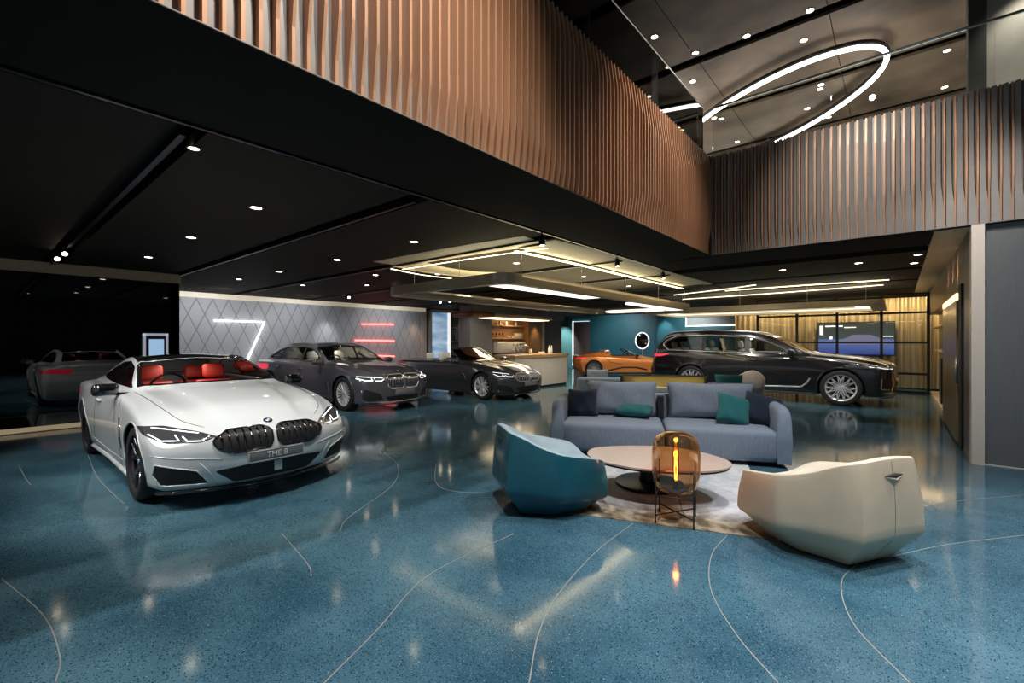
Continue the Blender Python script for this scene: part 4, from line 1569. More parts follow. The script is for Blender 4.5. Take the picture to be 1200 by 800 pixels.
def showcase():
    X = QX + .0
    s = empty('showcase', 'wall niche with a tall blue picture screen and shelf slots', 'display case', (X, on_x(520, 420, X).y, 0))
    Y0 = s.location.y
    ya, yb_ = on_x(502, 400, X).y - Y0, on_x(540, 400, X).y - Y0
    z1 = on_x(515, 363, X).z
    b = bmesh.new()
    out = round_poly([(ya, 0.05), (yb_, 0.05), (yb_, z1), (ya, z1)], .18, 6)
    inn = round_poly([(ya + .13, .12), (yb_ - .13, .12), (yb_ - .13, z1 - .12), (ya + .13, z1 - .12)], .12, 6)
    A = [[b.verts.new((xx, p[0], p[1])) for p in pp] for pp, xx in ((out, 0.001), (out, .10), (inn, .10), (inn, 0.001))]
    n = len(out)
    for q in range(3):
        for k in range(n):
            b.faces.new((A[q][k], A[q][(k + 1) % n], A[q + 1][(k + 1) % n], A[q + 1][k]))
    finish('case_frame', b, mat('case_cream', (.66, .66, .62), .35, .3), s, True).data.set_sharp_from_angle(angle=.6)
    sp = ya + (yb_ - ya) * .60
    b = bmesh.new()
    box(b, .001, .02, ya + .14, sp - .06, .2, z1 - .13)
    pm = bpy.data.materials.new('seascape_picture')
    pm.use_nodes = True
    nt = pm.node_tree
    B = nt.nodes['Principled BSDF']
    tc = nd(nt, 'ShaderNodeTexCoord')
    mp = nd(nt, 'ShaderNodeMapping')
    mp.inputs['Scale'].default_value = (1, .4, 1.6)
    nt.links.new(tc.outputs['Object'], mp.inputs[0])
    no = nd(nt, 'ShaderNodeTexNoise')
    no.inputs['Scale'].default_value = 1.5
    nt.links.new(mp.outputs[0], no.inputs['Vector'])
    cr = nd(nt, 'ShaderNodeValToRGB')
    e = cr.color_ramp.elements
    e[0].position, e[0].color = .3, (.03, .14, .32, 1)
    e[1].position, e[1].color = .7, (.45, .58, .70, 1)
    nt.links.new(no.outputs['Fac'], cr.inputs[0])
    nt.links.new(cr.outputs[0], B.inputs['Base Color'])
    nt.links.new(cr.outputs[0], B.inputs['Emission Color'])
    B.inputs['Emission Strength'].default_value = .9
    finish('picture_screen', b, pm, s)
    b = bmesh.new()
    box(b, .001, .08, sp - .05, sp + .06, .12, z1 - .12)
    finish('light_strip', b, mat('strip_cream', (.8, .8, .76), .4, emit=(1, 1, .95), es=.8), s)
    for k in range(4):
        b = bmesh.new()
        z0 = .25 + k * .62
        box(b, .001, .09, sp + .08, yb_ - .14, z0, z0 + .03)
        finish('shelf', b, mat('shelf_grey', (.28, .27, .25), .5), s)
    return s, sp, yb_, z1


sc_, sp_, yb2, z12 = showcase()
for k in range(3):
    b = bmesh.new()
    prof = [(.0, 0), (.09, 0), (.11, .08), (.10, .2), (.05, .30), (.05, .33), (.0, .33)]
    lathe(b, prof, 16)
    o = finish('vase', b, mat('vase_dark', (.06, .06, .06), .3, coat=.5), None, True)
    o.location = (QX + .12, sc_.location.y + (sp_ + yb2) / 2, .285 + k * .62)
    o.scale = (.45, .9, 1)
    tag(o, 'dark vase on the %s shelf of the wall niche' % ('lowest', 'second', 'third')[k], 'vase', 'vases in the wall niche')
# ------------------------------------------------------------------ bar
def on_y(px, py, Y):
    r = (px - 600) / F
    d = Y / (SN * r + CS)
    return Vector(((CS * r - SN) * d, Y, EYE - (py - HORIZON) / F * d))


wood = mat('bar_wood', (.40, .22, .09), .4, var=.22, nscale=4, stretch=(1, 1, 6), coat=.2)
wood_l = mat('counter_oak', (.55, .34, .16), .35, var=.2, nscale=4, stretch=(1, 8, 1), coat=.3)
bar = empty('bar_counter', 'cream fronted bar counter with an oak top', 'counter', (-9.3, 11.6, 0))
b = bmesh.new()
box(b, -.4, .36, -.85, 1.9, 0, .06)
finish('plinth', b, MATS['trim_black'], bar)
b = bmesh.new()
rbox(b, -.42, .40, -.95, 1.95, .06, .97, .012, 2)
finish('counter_front', b, mat('counter_cream', (.72, .66, .57), .38, var=.04), bar)
b = bmesh.new()
rbox(b, -.46, .43, -1.0, 1.98, .97, 1.08, .012, 2)
finish('worktop', b, wood_l, bar)
# back wall of the bar: alcove in wood between pillars
BX = -13.2
ya, yb3 = on_x(566, 400, BX).y, on_x(630, 400, BX).y
b = bmesh.new()
box(b, BX - .1, BX, ya, yb3, 0, 2.62)
struct('wall_bar', b, wood)
b = bmesh.new()
box(b, BX - .1, BX + .5, on_x(547, 400, BX).y - .3, ya, 0, CZ)
struct('wall_pillar', b, mat('pillar_grey', (.23, .225, .22), .6, var=.05))
b = bmesh.new()
box(b, BX - .1, BX + .45, ya, yb3 + 1.6, 2.55, CZ)
struct('wall_bar_top', b, mat('pillar_grey', (0, 0, 0)))
yc = on_x(612, 400, BX).y
b = bmesh.new()
box(b, BX, BX + .35, yc, yb3, 0, 2.55)
struct('wall_bar_panel', b, wood)
b = bmesh.new()
box(b, BX + .36, BX + .42, yb3 - .12, yb3, 0, 2.55)
struct('trim_30', b, mat('frame_cream', (0, 0, 0)))
b = bmesh.new()
box(b, BX - .1, BX + .3, yb3, yb3 + 1.6, 0, 2.55)
struct('wall_bar_end', b, mat('taupe', (.16, .13, .11), .5))
light('bar_lamp', 'AREA', (BX + .55, (ya + yc) / 2, 2.50), 34, (1, .72, .40), (BX + .1, (ya + yc) / 2, 0), shape='RECTANGLE', size=.3, size_y=2.2)
light('bar_lamp', 'SPOT', (BX + .6, yc + .5, 2.50), 40, (1, .66, .35), (BX + .35, yc + .5, 0), spot_size=1.1, spot_blend=.8, shadow_soft_size=.03)
for k, z in enumerate((1.62, 2.16)):
    b = bmesh.new()
    rbox(b, BX, BX + .26, ya + .05, yc - .15, z, z + .045, .006, 1)
    o = finish('wall_shelf', b, wood_l)
    tag(o, 'lit wooden %s shelf on the bar back wall' % ('lower', 'upper')[k], 'shelf')
cream = mat('ceramic_cream', (.75, .70, .62), .3, coat=.5)
clear = glass('clear_glass', (.85, .82, .76), .9, ior=1.5)
cup0 = None


def glassware(kind, loc, label, cat, group, cache={}):
    if kind not in cache:
        b = bmesh.new()
        if kind == 'cup':
            lathe(b, [(0, 0), (.028, 0), (.042, .07), (.038, .07), (.026, .008), (0, .008)], 14)
            m_ = cream
        elif kind == 'wine_glass':
            lathe(b, [(0, 0), (.035, 0), (.006, .012), (.006, .09), (.036, .14), (.032, .20), (.029, .20), (.032, .14), (0, .10)], 14)
            m_ = clear
        elif kind == 'jar':
            lathe(b, [(0, 0), (.05, 0), (.055, .02), (.055, .13), (.035, .15), (.035, .17), (0, .17)], 14)
            m_ = cream
        else:
            lathe(b, [(0, 0), (.036, 0), (.038, .02), (.038, .17), (.014, .22), (.014, .28), (0, .28)], 14)
            m_ = mat('bottle_white', (.8, .8, .78), .25, coat=.5)
        cache[kind] = finish(kind, b, m_, None, True)
        o = cache[kind]
    else:
        o = cache[kind].copy()
        COL.objects.link(o)
    o.location = loc
    tag(o, label, cat, group)
    return o


ys_ = np.linspace(ya + .25, yc - .4, 10)
for k in range(5):
    glassware('wine_glass', (BX + .12, ys_[k], 1.665), 'clear stemmed glass in the row on the lower bar shelf', 'glass', 'stemmed glasses on the bar shelf')
for k in range(3):
    glassware('cup', (BX + .13, ys_[5 + k], 1.665), 'cream cup in the row on the lower bar shelf', 'cup', 'cream cups on the bar shelf')
for k, yv in enumerate((ys_[3], ys_[5], ys_[8])):
    glassware('jar', (BX + .13, yv, 2.205), 'cream jar on the upper bar shelf, %s' % ('first from the left', 'middle one', 'furthest right')[k], 'jar', 'jars on the upper bar shelf')
b = bmesh.new()
rbox(b, -.09, .09, -.22, .22, 0, .20, .02, 2)
o = finish('bread_box', b, cream, None, True, 40)
o.location = (BX + .13, ys_[9] - .05, 1.665)
tag(o, 'cream box at the right end of the lower bar shelf', 'box')

# espresso machine on the back counter
b = bmesh.new()
rbox(b, BX + .03, BX + .55, ya + .02, yc - .05, 0, .93, .01, 1)
o = finish('back_counter', b, wood)
tag(o, 'low wooden back counter under the espresso machine', 'counter')
em = empty('espresso_machine', 'white espresso machine with black patterned side on the back counter', 'coffee machine', (BX + .3, (ya + yc) / 2, .93))
L = (yc - ya) * .36
b = bmesh.new()
rbox(b, -.2, .2, -L, L, .06, .56, .06, 3)
finish('machine_body', b, mat('machine_white', (.78, .77, .74), .3, coat=.6), em, True, 50)
b = bmesh.new()
rr = random.Random(3)
for k in range(26):
    yv = rr.uniform(.0, L - .12)
    zv = rr.uniform(.12, .46)
    w_, h_ = rr.uniform(.03, .09), rr.uniform(.015, .05)
    box(b, .199, .205, yv, yv + w_, zv, zv + h_)
finish('black_pattern', b, MATS['gloss_black'], em)
for k in range(3):
    b = bmesh.new()
    yv = -L * .6 + k * L * .5
    tube(b, [(.2, yv, .22), (.30, yv, .20)], .022, 8)
    tube(b, [(.26, yv, .20), (.26, yv, .15)], .012, 6)
    finish('brew_group', b, MATS['chrome'], em, True)
b = bmesh.new()
box(b, -.18, .32, -L, L, 0, .06)
finish('drip_tray', b, MATS['satin_chrome'], em)
# things on the counter
CT = 1.08
for k, (yy_, kd) in enumerate(((12.0, 'jar'), (12.5, 'cup'), (12.62, 'cup'), (12.74, 'cup'), (13.05, 'bottle'), (13.2, 'bottle'))):
    glassware(kd, (-9.35, yy_, CT), {'jar': 'cream jar standing on the oak counter top', 'cup': 'cream cup grouped on the oak counter top', 'bottle': 'white bottle at the far end of the oak counter'}[kd], kd, {'jar': None, 'cup': 'cups on the counter', 'bottle': 'bottles on the counter'}[kd])
tp = empty('bar_tap', 'curved chrome tap on the bar counter', 'tap', (-9.45, 11.75, CT))
b = bmesh.new()
tube(b, spline([(0, 0, 0), (0, 0, .22), (.03, .1, .30), (.05, .2, .24)], 6), .012, 8)
finish('spout', b, MATS['chrome'], tp, True)
# hood over the counter
hd = empty('bar_canopy', 'small cream and copper canopy hanging over the bar counter', 'canopy', (-10.3, 11.7, 2.28))
b = bmesh.new()
rbox(b, -.45, .45, -1.9, 2.3, 0, .14, .04, 3)
finish('canopy_band', b, gold_matt, hd, True, 40)
b = bmesh.new()
rbox(b, -.46, .46, -1.92, -.9, -.005, .145, .04, 3)
finish('copper_end', b, mat('copper_dark', (.30, .13, .07), .35, .7), hd, True, 40)
b = bmesh.new()
box(b, -.35, .35, -.85, 2.2, -.012, -.002)
finish('light_panel', b, mat('warm_lamp', (1, .9, .7), .5, emit=(1, .80, .50), es=4), hd)
light('teal_fill', 'SPOT', ((on_y(662, 400, 22.3).x), 21.0, CZ - .06), 190, (.9, 1, 1), ((on_y(662, 400, 22.3).x), 22.2, 1.3), spot_size=1.1, spot_blend=.8, shadow_soft_size=.04)  # spot added to brighten the pale teal section
light('bar_lamp', 'AREA', (-8.9, 12.2, 2.26), 50, (1, .84, .62), (-8.5, 12.2, 0), shape='RECTANGLE', size=.5, size_y=2.4)

# far end walls: teal, with the lit doorway
teal = mat('teal_wall', (.035, .155, .200), .5, var=.1, nscale=1)
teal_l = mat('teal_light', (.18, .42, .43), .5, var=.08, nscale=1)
TY = 22.3
b = bmesh.new()
x0, x1 = on_y(640, 400, TY).x, on_y(771, 400, TY).x
box(b, -15.6, x1, TY, TY + .2, 0, CZ)
struct('wall_teal_left', b, teal)
b = bmesh.new()
box(b, on_y(771, 400, 22.0).x, 1.0, 21.9, 22.1, 0, CZ)
struct('wall_teal_right', b, teal)
b = bmesh.new()
xa, xb = on_y(653, 400, TY).x, on_y(672, 400, TY).x
box(b, xa, xb, TY - .06, TY - .0, 0, CZ)
struct('wall_teal_light', b, teal_l)
door = empty('door_panel', 'dark brown door panel with a glowing white edge in the teal wall', 'door', (on_y(683, 400, TY).x, TY - .02, 0))
w0, w1_ = on_y(673, 400, TY).x - door.location.x, on_y(691, 400, TY).x - door.location.x
b = bmesh.new()
box(b, w0, w1_, -.06, 0, .12, 2.62)
finish('door_leaf', b, mat('door_brown', (.22, .16, .14), .45, .1), door)
b = bmesh.new()
box(b, w0 - .07, w0 - .01, -.07, 0, .12, 2.66)
box(b, w0 - .03, w1_, -.065, 0, 2.63, 2.645)
finish('lit_edge', b, mat('lit_edge', (1, 1, 1), .5, emit=(.85, .95, 1), es=1.6), door)
b = bmesh.new()
p = on_y(650.5, 416, TY - 1)
q = on_y(655, 395, TY - 1)
rbox(b, -.12, .12, -.1, .1, 0, 1.9, .02, 2)
o = finish('loudspeaker', b, MATS['trim_black'], None, True, 40)
o.location = (on_y(650, 400, 20.5).x, 20.5, 0)
tag(o, 'tall black column speaker standing beyond the bar counter', 'speaker')
# backlit rectangle on the teal wall
fr = empty('backlit_frame', 'pale wall board with a glowing rim high on the teal wall', 'wall light', (on_y(834, 370, 21.9).x, 21.88, 0))
ax, bx = on_y(804, 370, 21.9).x - fr.location.x, on_y(864, 370, 21.9).x - fr.location.x
z0, z1 = on_y(834, 382, 21.9).z, min(2.86, on_y(834, 366, 21.9).z)
b = bmesh.new()
box(b, ax + .06, bx - .06, -.05, 0, z0 + .06, z1)
finish('board', b, mat('board_white', (.5, .5, .48), .5), fr)
b = bmesh.new()
box(b, ax, ax + .05, -.06, 0, z0, z1)
box(b, bx - .05, bx, -.06, 0, z0, z1)
box(b, ax, bx, -.06, 0, z0, z0 + .05)
finish('lit_rim', b, mat('lit_rim', (1, 1, 1), .5, emit=(1, .98, .92), es=1.6), fr)
# black mirror on a stand with a lit rim
ms = empty('oval_mirror', 'dark oval mirror with a glowing rim behind the orange roadster', 'mirror', (on_y(752.5, 400, 21.3).x, 21.3, 0))
zc = on_y(752.5, 399, 21.3).z
b = bmesh.new()
lathe(b, [(0, .05), (.28, .04), (.32, .0), (.32, -.03), (0, -.03)], 32, 'y', Matrix.Translation((0, 0, zc)) @ Matrix.Scale(1.15, 4, (0, 0, 1)))
finish('mirror_disc', b, MATS['gloss_black'], ms, True, 50)
b = bmesh.new()
tube(b, [(.35 * math.cos(a), 0, zc + .40 * math.sin(a)) for a in np.linspace(0, 2 * PI, 32, endpoint=False)], .02, 6, True)
finish('lit_rim', b, MATS['lit_rim'], ms, True)
b = bmesh.new()
tube(b, [(0, .05, 0), (0, .05, zc - .36)], .03, 8)
lathe(b, [(0, 0), (.25, 0), (.25, .03), (0, .03)], 24)
finish('stand', b, MATS['satin_chrome'], ms, True, 40)

# ------------------------------------------------------------------ glazed partition with bead curtain
PY = 17.65
part = empty('glazed_partition', 'black framed glass partition in front of the gold curtain', 'partition', (-1.6, PY, 0))
X0, X1 = on_y(888, 400, PY).x, .66
zz_ = [.03, .93, 1.78, 2.52, CZ]
xsv = [on_y(p_, 400, PY).x for p_ in (888, 934, 981, 1033, 1088)]
b = bmesh.new()
for x in xsv:
    box(b, x - .035 + 1.6, x + .035 + 1.6, -.04, .04, 0, CZ - .01)
for z in (.03, .56, 1.47, 2.34, CZ - .04):
    box(b, xsv[0] + 1.6, xsv[-1] + 1.6, -.035, .035, z - .03, z + .03)
finish('black_frame', b, mat('frame_black', (.012, .012, .012), .4, .4), part)
for x_a, x_b in zip(xsv, xsv[1:]):
    for z_a, z_b in zip((.03, .56, 1.47, 2.34), (.56, 1.47, 2.34, CZ - .04)):
        b = bmesh.new()
        box(b, x_a + 1.6 + .03, x_b + 1.6 - .03, -.004, .004, z_a + .03, z_b - .03)
        finish('glass_pane', b, gl, part)
cm = bpy.data.materials.new('gold_curtain')
cm.use_nodes = True
nt = cm.node_tree
B = nt.nodes['Principled BSDF']
B.inputs['Roughness'].default_value = .4
B.inputs['Metallic'].default_value = .3
tc = nd(nt, 'ShaderNodeTexCoord')
mp = nd(nt, 'ShaderNodeMapping')
mp.inputs['Scale'].default_value = (16, 1, .35)
nt.links.new(tc.outputs['Object'], mp.inputs[0])
no = nd(nt, 'ShaderNodeTexNoise')
no.inputs['Scale'].default_value = 1.0
no.inputs['Detail'].default_value = 6
nt.links.new(mp.outputs[0], no.inputs['Vector'])
cr = nd(nt, 'ShaderNodeValToRGB')
e = cr.color_ramp.elements
e[0].position, e[0].color = .32, (.20, .145, .075, 1)
e[1].position, e[1].color = .68, (.55, .43, .27, 1)
nt.links.new(no.outputs['Fac'], cr.inputs[0])
nt.links.new(cr.outputs[0], B.inputs['Base Color'])
b = bmesh.new()
CYY = PY + 1.3
pv = None
for k in range(241):
    x = -4.8 + 6.4 * k / 240
    y = CYY + .035 * math.sin(k * .9) + .015 * math.sin(k * .23)
    q = (b.verts.new((x, y, .05)), b.verts.new((x, y, CZ - .05)))
    if pv:
        b.faces.new((pv[0], q[0], q[1], pv[1]))
    pv = q
o = finish('bead_curtain', b, cm, None, True)
tag(o, 'long gold vertical strand curtain behind the glazed partition', 'curtain')
for x in (-3.6, -1.6, .3):
    light('curtain_lamp', 'AREA', (x, CYY - .6, 2.85), 40, (1, .78, .42), (x, CYY + .1, .9), shape='RECTANGLE', size=1.6, size_y=.12)
# video screen in front of the curtain
SY = CYY - .2
vs = empty('video_screen', 'large video screen showing a car on a blue ground', 'screen', (on_y(1004, 400, SY).x, SY, 0))
ox = vs.location.x
sx0, sx1 = on_y(959, 400, SY).x - ox, on_y(1048, 400, SY).x - ox
sz0, sz1 = on_y(1004, 415, SY).z, on_y(1004, 378, SY).z
b = bmesh.new()
box(b, sx0 - .03, sx1 + .03, 0, .05, sz0 - .03, sz1 + .03)
for xl_ in (-.6, .6):
    box(b, xl_ - .03, xl_ + .03, 0, .04, 0, sz0)
finish('screen_casing', b, MATS['trim_black'], vs)
sm = bpy.data.materials.new('screen_picture')
sm.use_nodes = True
nt = sm.node_tree
B = nt.nodes['Principled BSDF']
B.inputs['Base Color'].default_value = (.02, .02, .03, 1)
tc = nd(nt, 'ShaderNodeTexCoord')
sp = nd(nt, 'ShaderNodeSeparateXYZ')
nt.links.new(tc.outputs['Generated'], sp.inputs[0])
cr = nd(nt, 'ShaderNodeValToRGB')
e = cr.color_ramp.elements
e[0].position, e[0].color = 0, (.02, .05, .25, 1)
e[1].position, e[1].color = .45, (.10, .16, .42, 1)
for p_, cc_ in ((.5, (.03, .05, .06, 1)), (.8, (.01, .025, .015, 1)), (1.0, (.02, .02, .02, 1))):
    q = e.new(p_)
    q.color = cc_
nt.links.new(sp.outputs['Z'], cr.inputs[0])
nt.links.new(cr.outputs[0], B.inputs['Emission Color'])
B.inputs['Emission Strength'].default_value = 1.0
b = bmesh.new()
box(b, sx0, sx1, -.006, 0, sz0, sz1)
finish('screen_glass', b, sm, vs)
H_ = sz1 - sz0
W_ = sx1 - sx0
b = bmesh.new()
cp = [(.10, .30), (.12, .42), (.24, .50), (.36, .62), (.58, .62), (.72, .50), (.78, .44), (.78, .32)]
lo = [b.verts.new((sx0 + W_ * p_, -.008, sz0 + H_ * q)) for p_, q in [(x + .12, y) for x, y in cp]]
b.faces.new(lo)
finish('pictured_car', b, mat('pictured_car', (.1, .1, .15), .5, emit=(.10, .11, .22), es=1.0), vs)
b = bmesh.new()
for (a_, b_, c_, d_) in ((.02, .07, .62, .92), (.10, .34, .88, .92), (.36, .52, .84, .87), (.16, .20, .48, .58), (.84, .99, .55, .58)):
    box(b, sx0 + W_ * a_, sx0 + W_ * b_, -.009, -.007, sz0 + H_ * c_, sz0 + H_ * d_)
finish('pictured_lights', b, mat('pictured_light', (1, 1, 1), .5, emit=(.8, .9, 1), es=.8), vs)

# ------------------------------------------------------------------ right-hand side
RX = .68
dm = mat('dark_bronze_panel', (.15, .11, .075), .38, .1, var=.15, nscale=3)
b = bmesh.new()
box(b, RX, RX + .25, 8.12, 12.0, 0, CZ)
struct('wall_side', b, dm)
b = bmesh.new()
box(b, RX, RX + .25, 12.0, 17.6, 2.25, CZ)
struct('wall_side_upper', b, dm)
b = bmesh.new()
box(b, RX + .5, RX + .6, 12.4, 17.6, 0, 2.4)
struct('wall_niche', b, mat('niche_wood', (.50, .30, .13), .4, var=.2, nscale=4, stretch=(1, 1, 5)))
b = bmesh.new()
rbox(b, RX - .0, RX + .5, 12.45, 17.5, 0, .10, .005, 1)
struct('trim_40', b, gold_matt)
for k, z in enumerate((1.25, 1.85)):
    b = bmesh.new()
    rbox(b, RX + .05, RX + .5, 12.5, 17.4, z, z + .04, .006, 1)
    o = finish('niche_shelf', b, wood_l)
    tag(o, '%s wooden shelf in the glowing side niche' % ('lower', 'upper')[k], 'shelf')
light('niche_lamp', 'AREA', (RX + .25, 14.8, 2.2), 40, (1, .70, .35), (RX + .3, 14.8, 0), shape='RECTANGLE', size=.3, size_y=3.5)
lb = empty('display_cabinet', 'tall bronze cabinet standing out from the side wall', 'cabinet', (RX - .005, 10.55, 0))
b = bmesh.new()
rbox(b, -.04, 0, -1.35, 1.3, .04, 2.1, .008, 2)
finish('cabinet_front', b, mat('cabinet_bronze', (.36, .25, .11), .3, .6, var=.1), lb)
b = bmesh.new()
box(b, -.04, 0, -1.35, 1.3, 2.11, 2.20)
finish('light_bar', b, mat('warm_bar', (1, .85, .6), .5, emit=(1, .70, .40), es=2), lb)
for k, y in enumerate((9.6, 10.4, 11.3)):
    light('cabinet_uplight', 'SPOT', (RX - .14, y, 2.22), 80, (1, .50, .25), (RX + .02, y, 2.62), spot_size=.42, spot_blend=.6, shadow_soft_size=.02)
dd = empty('side_door', 'narrow black door in the dark bronze side wall', 'door', (RX - .005, 8.98, 0))
b = bmesh.new()
box(b, -.02, 0, -.17, .17, .02, 2.3)
finish('door_leaf', b, MATS['trim_black'], dd)
b = bmesh.new()
tube(b, [(-.05, .1, .9), (-.05, .1, 1.3)], .012, 8)
finish('pull_handle', b, MATS['satin_chrome'], dd, True)
lsp = empty('floor_speaker', 'black upright box with a silver edge in the side niche', 'speaker', (RX + .16, 14.3, .10))
b = bmesh.new()
rbox(b, -.12, .12, -.25, .25, 0, 1.0, .015, 2)
finish('speaker_cabinet', b, MATS['trim_black'], lsp, True, 40)
b = bmesh.new()
box(b, -.125, -.118, -.25, -.22, 0, 1.0)
finish('silver_edge', b, MATS['satin_chrome'], lsp)
b = bmesh.new()
box(b, RX, RX + .115, 7.90, 8.12, 0, CZ - .005)
struct('trim_41', b, mat('post_champagne', (.84, .72, .60), .40, .15, var=.05, nscale=40, stretch=(8, 8, .3)))
b = bmesh.new()
box(b, RX + .13, 8, 7.97, 8.12, .02, CZ - .01)
struct('wall_right_panel', b, mat('steel_dark', (.165, .17, .168), .45, .1, var=.06, nscale=10, stretch=(10, 1, .4)))
b = bmesh.new()
box(b, RX, 8, 7.95, 8.0, 0, .012)
struct('trim_42', b, mat('white_strip', (0, 0, 0)))

# ------------------------------------------------------------------ hanging canopies
def hung_frame(name, label, x0, x1, y0, y1, z, h, w, m_, lit, wires, strips=None):
    o = empty(name, label, 'canopy', ((x0 + x1) / 2, (y0 + y1) / 2, z))
    cx, cy = o.location.x, o.location.y
    out = round_poly([(x0 - cx, y0 - cy), (x1 - cx, y0 - cy), (x1 - cx, y1 - cy), (x0 - cx, y1 - cy)], .35, 8)
    inn = round_poly([(x0 + w - cx, y0 + w - cy), (x1 - w - cx, y0 + w - cy), (x1 - w - cx, y1 - w - cy), (x0 + w - cx, y1 - w - cy)], .25, 8)
    b = bmesh.new()
    A = [[b.verts.new((p[0], p[1], zz)) for p in pp] for pp, zz in ((out, 0), (out, h), (inn, h), (inn, 0))]
    n = len(out)
    for q in range(4):
        for k in range(n):
            b.faces.new((A[q][k], A[q][(k + 1) % n], A[(q + 1) % 4][(k + 1) % n], A[(q + 1) % 4][k]))
    bmesh.ops.recalc_face_normals(b, faces=b.faces)
    f = finish('canopy_band', b, m_, o, True)
    f.data.set_sharp_from_angle(angle=.6)
    if strips:
        for (xa_, xb_, ya_, yb_) in strips:
            b = bmesh.new()
            rbox(b, xa_ - cx, xb_ - cx, ya_ - cy, yb_ - cy, .01, .06, .02, 2)
            finish('light_diffuser', b, mat('canopy_glow', (1, 1, 1), .5, emit=(1, .93, .78), es=1.8), o)
    b = bmesh.new()
    i2 = round_poly([(x0 + w + .0 - cx, y0 + w - cy), (x1 - w - cx, y0 + w - cy), (x1 - w - cx, y1 - w - cy), (x0 + w - cx, y1 - w - cy)], .25, 8)
    i3 = round_poly([(x0 + w + lit - cx, y0 + w + lit - cy), (x1 - w - lit - cx, y0 + w + lit - cy), (x1 - w - lit - cx, y1 - w - lit - cy), (x0 + w + lit - cx, y1 - w - lit - cy)], .2, 8)
    A = [[b.verts.new((p[0], p[1], h * .45)) for p in i2], [b.verts.new((p[0], p[1], h * .45)) for p in i3]]
    for k in range(n):
        b.faces.new((A[0][k], A[0][(k + 1) % n], A[1][(k + 1) % n], A[1][k]))
    if strips:
        finish('inner_ledge', b, m_, o)
    else:
        finish('light_diffuser', b, mat('canopy_glow', (1, 1, 1), .5, emit=(1, .93, .78), es=1.8), o)
    for (wx, wy) in wires:
        b = bmesh.new()
        tube(b, [(wx - cx, wy - cy, h), (wx - cx, wy - cy, CZ - z + .0)], .004, 5)
        finish('hanging_wire', b, MATS['satin_chrome'], o)
    return o


W1 = [(-4.55, y) for y in (5.6, 7.4, 9.2, 11.0, 12.8)] + [(-5.6, 5.25), (-6.8, 5.25)]
hung_frame('hanging_canopy', 'bronze rounded rectangular canopy frame hung over the centre of the hall', -7.6, -4.45, 5.15, 13.2, 2.38, .17, .14, mat('canopy_bronze', (.50, .42, .31), .34, .5), .42, W1, [(-5.05, -4.61, 5.32, 8.3), (-5.05, -4.61, 10.2, 13.0), (-6.9, -5.2, 12.6, 13.0)])
W2 = [(-5, 13.9), (-3.4, 13.9), (-1.8, 13.9), (-.6, 13.9)]
hung_frame('hanging_canopy', 'pale champagne canopy frame hung above the black SUV', -6.3, -.25, 13.85, 16.6, 2.36, .15, .30, gold_matt, .35, W2)

# ceiling light troughs
def strip_light(label, pts, w, es, z=CZ - .012, col=(1, .80, .45), side=0, tw=.05):
    o = empty('ceiling_light_strip', label, 'ceiling light', (pts[0][0], pts[0][1], z), group='light strips in the ceiling')
    P = [Vector((p[0], p[1], 0)) - Vector((pts[0][0], pts[0][1], 0)) for p in spline([(p[0], p[1], 0) for p in pts], 8)]
    b = bmesh.new()
    for nm, ww, hh, m_, so in (('trough', w, .010, mat('trough_cream', (.62, .56, .42), .5), 0), ('light_tube', tw, -.05 if side else -.004, mat('trough_lamp_%d' % int(es * 10), (1, 1, 1), .5, emit=col, es=es), side)):
        b = bmesh.new()
        pv = None
        so = so * w * .5
        for k, p in enumerate(P):
            t = (P[min(k + 1, len(P) - 1)] - P[max(0, k - 1)]).normalized()
            pp = p
            p = p + Vector((-t.y, t.x, 0)) * so
            s = Vector((-t.y, t.x, 0)) * ww * .5
            q = [b.verts.new(p + s + Vector((0, 0, hh))), b.verts.new(p - s + Vector((0, 0, hh))), b.verts.new(p - s + Vector((0, 0, hh - .006))), b.verts.new(p + s + Vector((0, 0, hh - .006)))]
            if pv:
                for j in range(4):
                    b.faces.new((pv[j], pv[(j + 1) % 4], q[(j + 1) % 4], q[j]))
            pv = q
        finish(nm, b, m_, o)
    return o


def cp2(px, py):
    v = on_plane(px, py, CZ)
    return (v.x, v.y)


strip_light('long curved light strip in the ceiling right of the bronze canopy', [(p_[0] + .37, p_[1]) for p_ in (cp2(604, 289), cp2(645, 298), cp2(680, 306), cp2(752, 324), cp2(800, 335))], .76, 6, side=1, tw=.085)
strip_light('curved light strip in the ceiling running left above the bronze canopy', [cp2(628, 281), cp2(560, 291), cp2(500, 301), cp2(455, 309)], .65, 4.5, side=-1, tw=.03)
strip_light('curved light strip in the ceiling nearest the grey saloon', [cp2(478, 309), cp2(510, 316), cp2(550, 321), cp2(578, 322)], .8, 5, side=1, tw=.03)
strip_light('straight light strip in the ceiling over the black SUV roof', [cp2(850, 340), cp2(950, 333), cp2(1042, 327)], .16, 5, col=(1, .88, .65))
strip_light('thin straight light strip in the ceiling nearest the glazed partition', [cp2(800, 350), cp2(905, 343), cp2(1035, 333)], .12, 2.5, col=(1, .88, .65))
strip_light('short light strip in the ceiling behind the corner of the slatted balcony', [cp2(790, 345), cp2(850, 338), cp2(885, 333)], .10, 2.5, col=(1, .88, .65))
# ------------------------------------------------------------------ downlights
dl_m = mat('downlight_glow', (1, 1, 1), .5, emit=(1, .85, .62), es=16)
dl_ring = mat('downlight_ring', (.10, .09, .08), .4, .4)


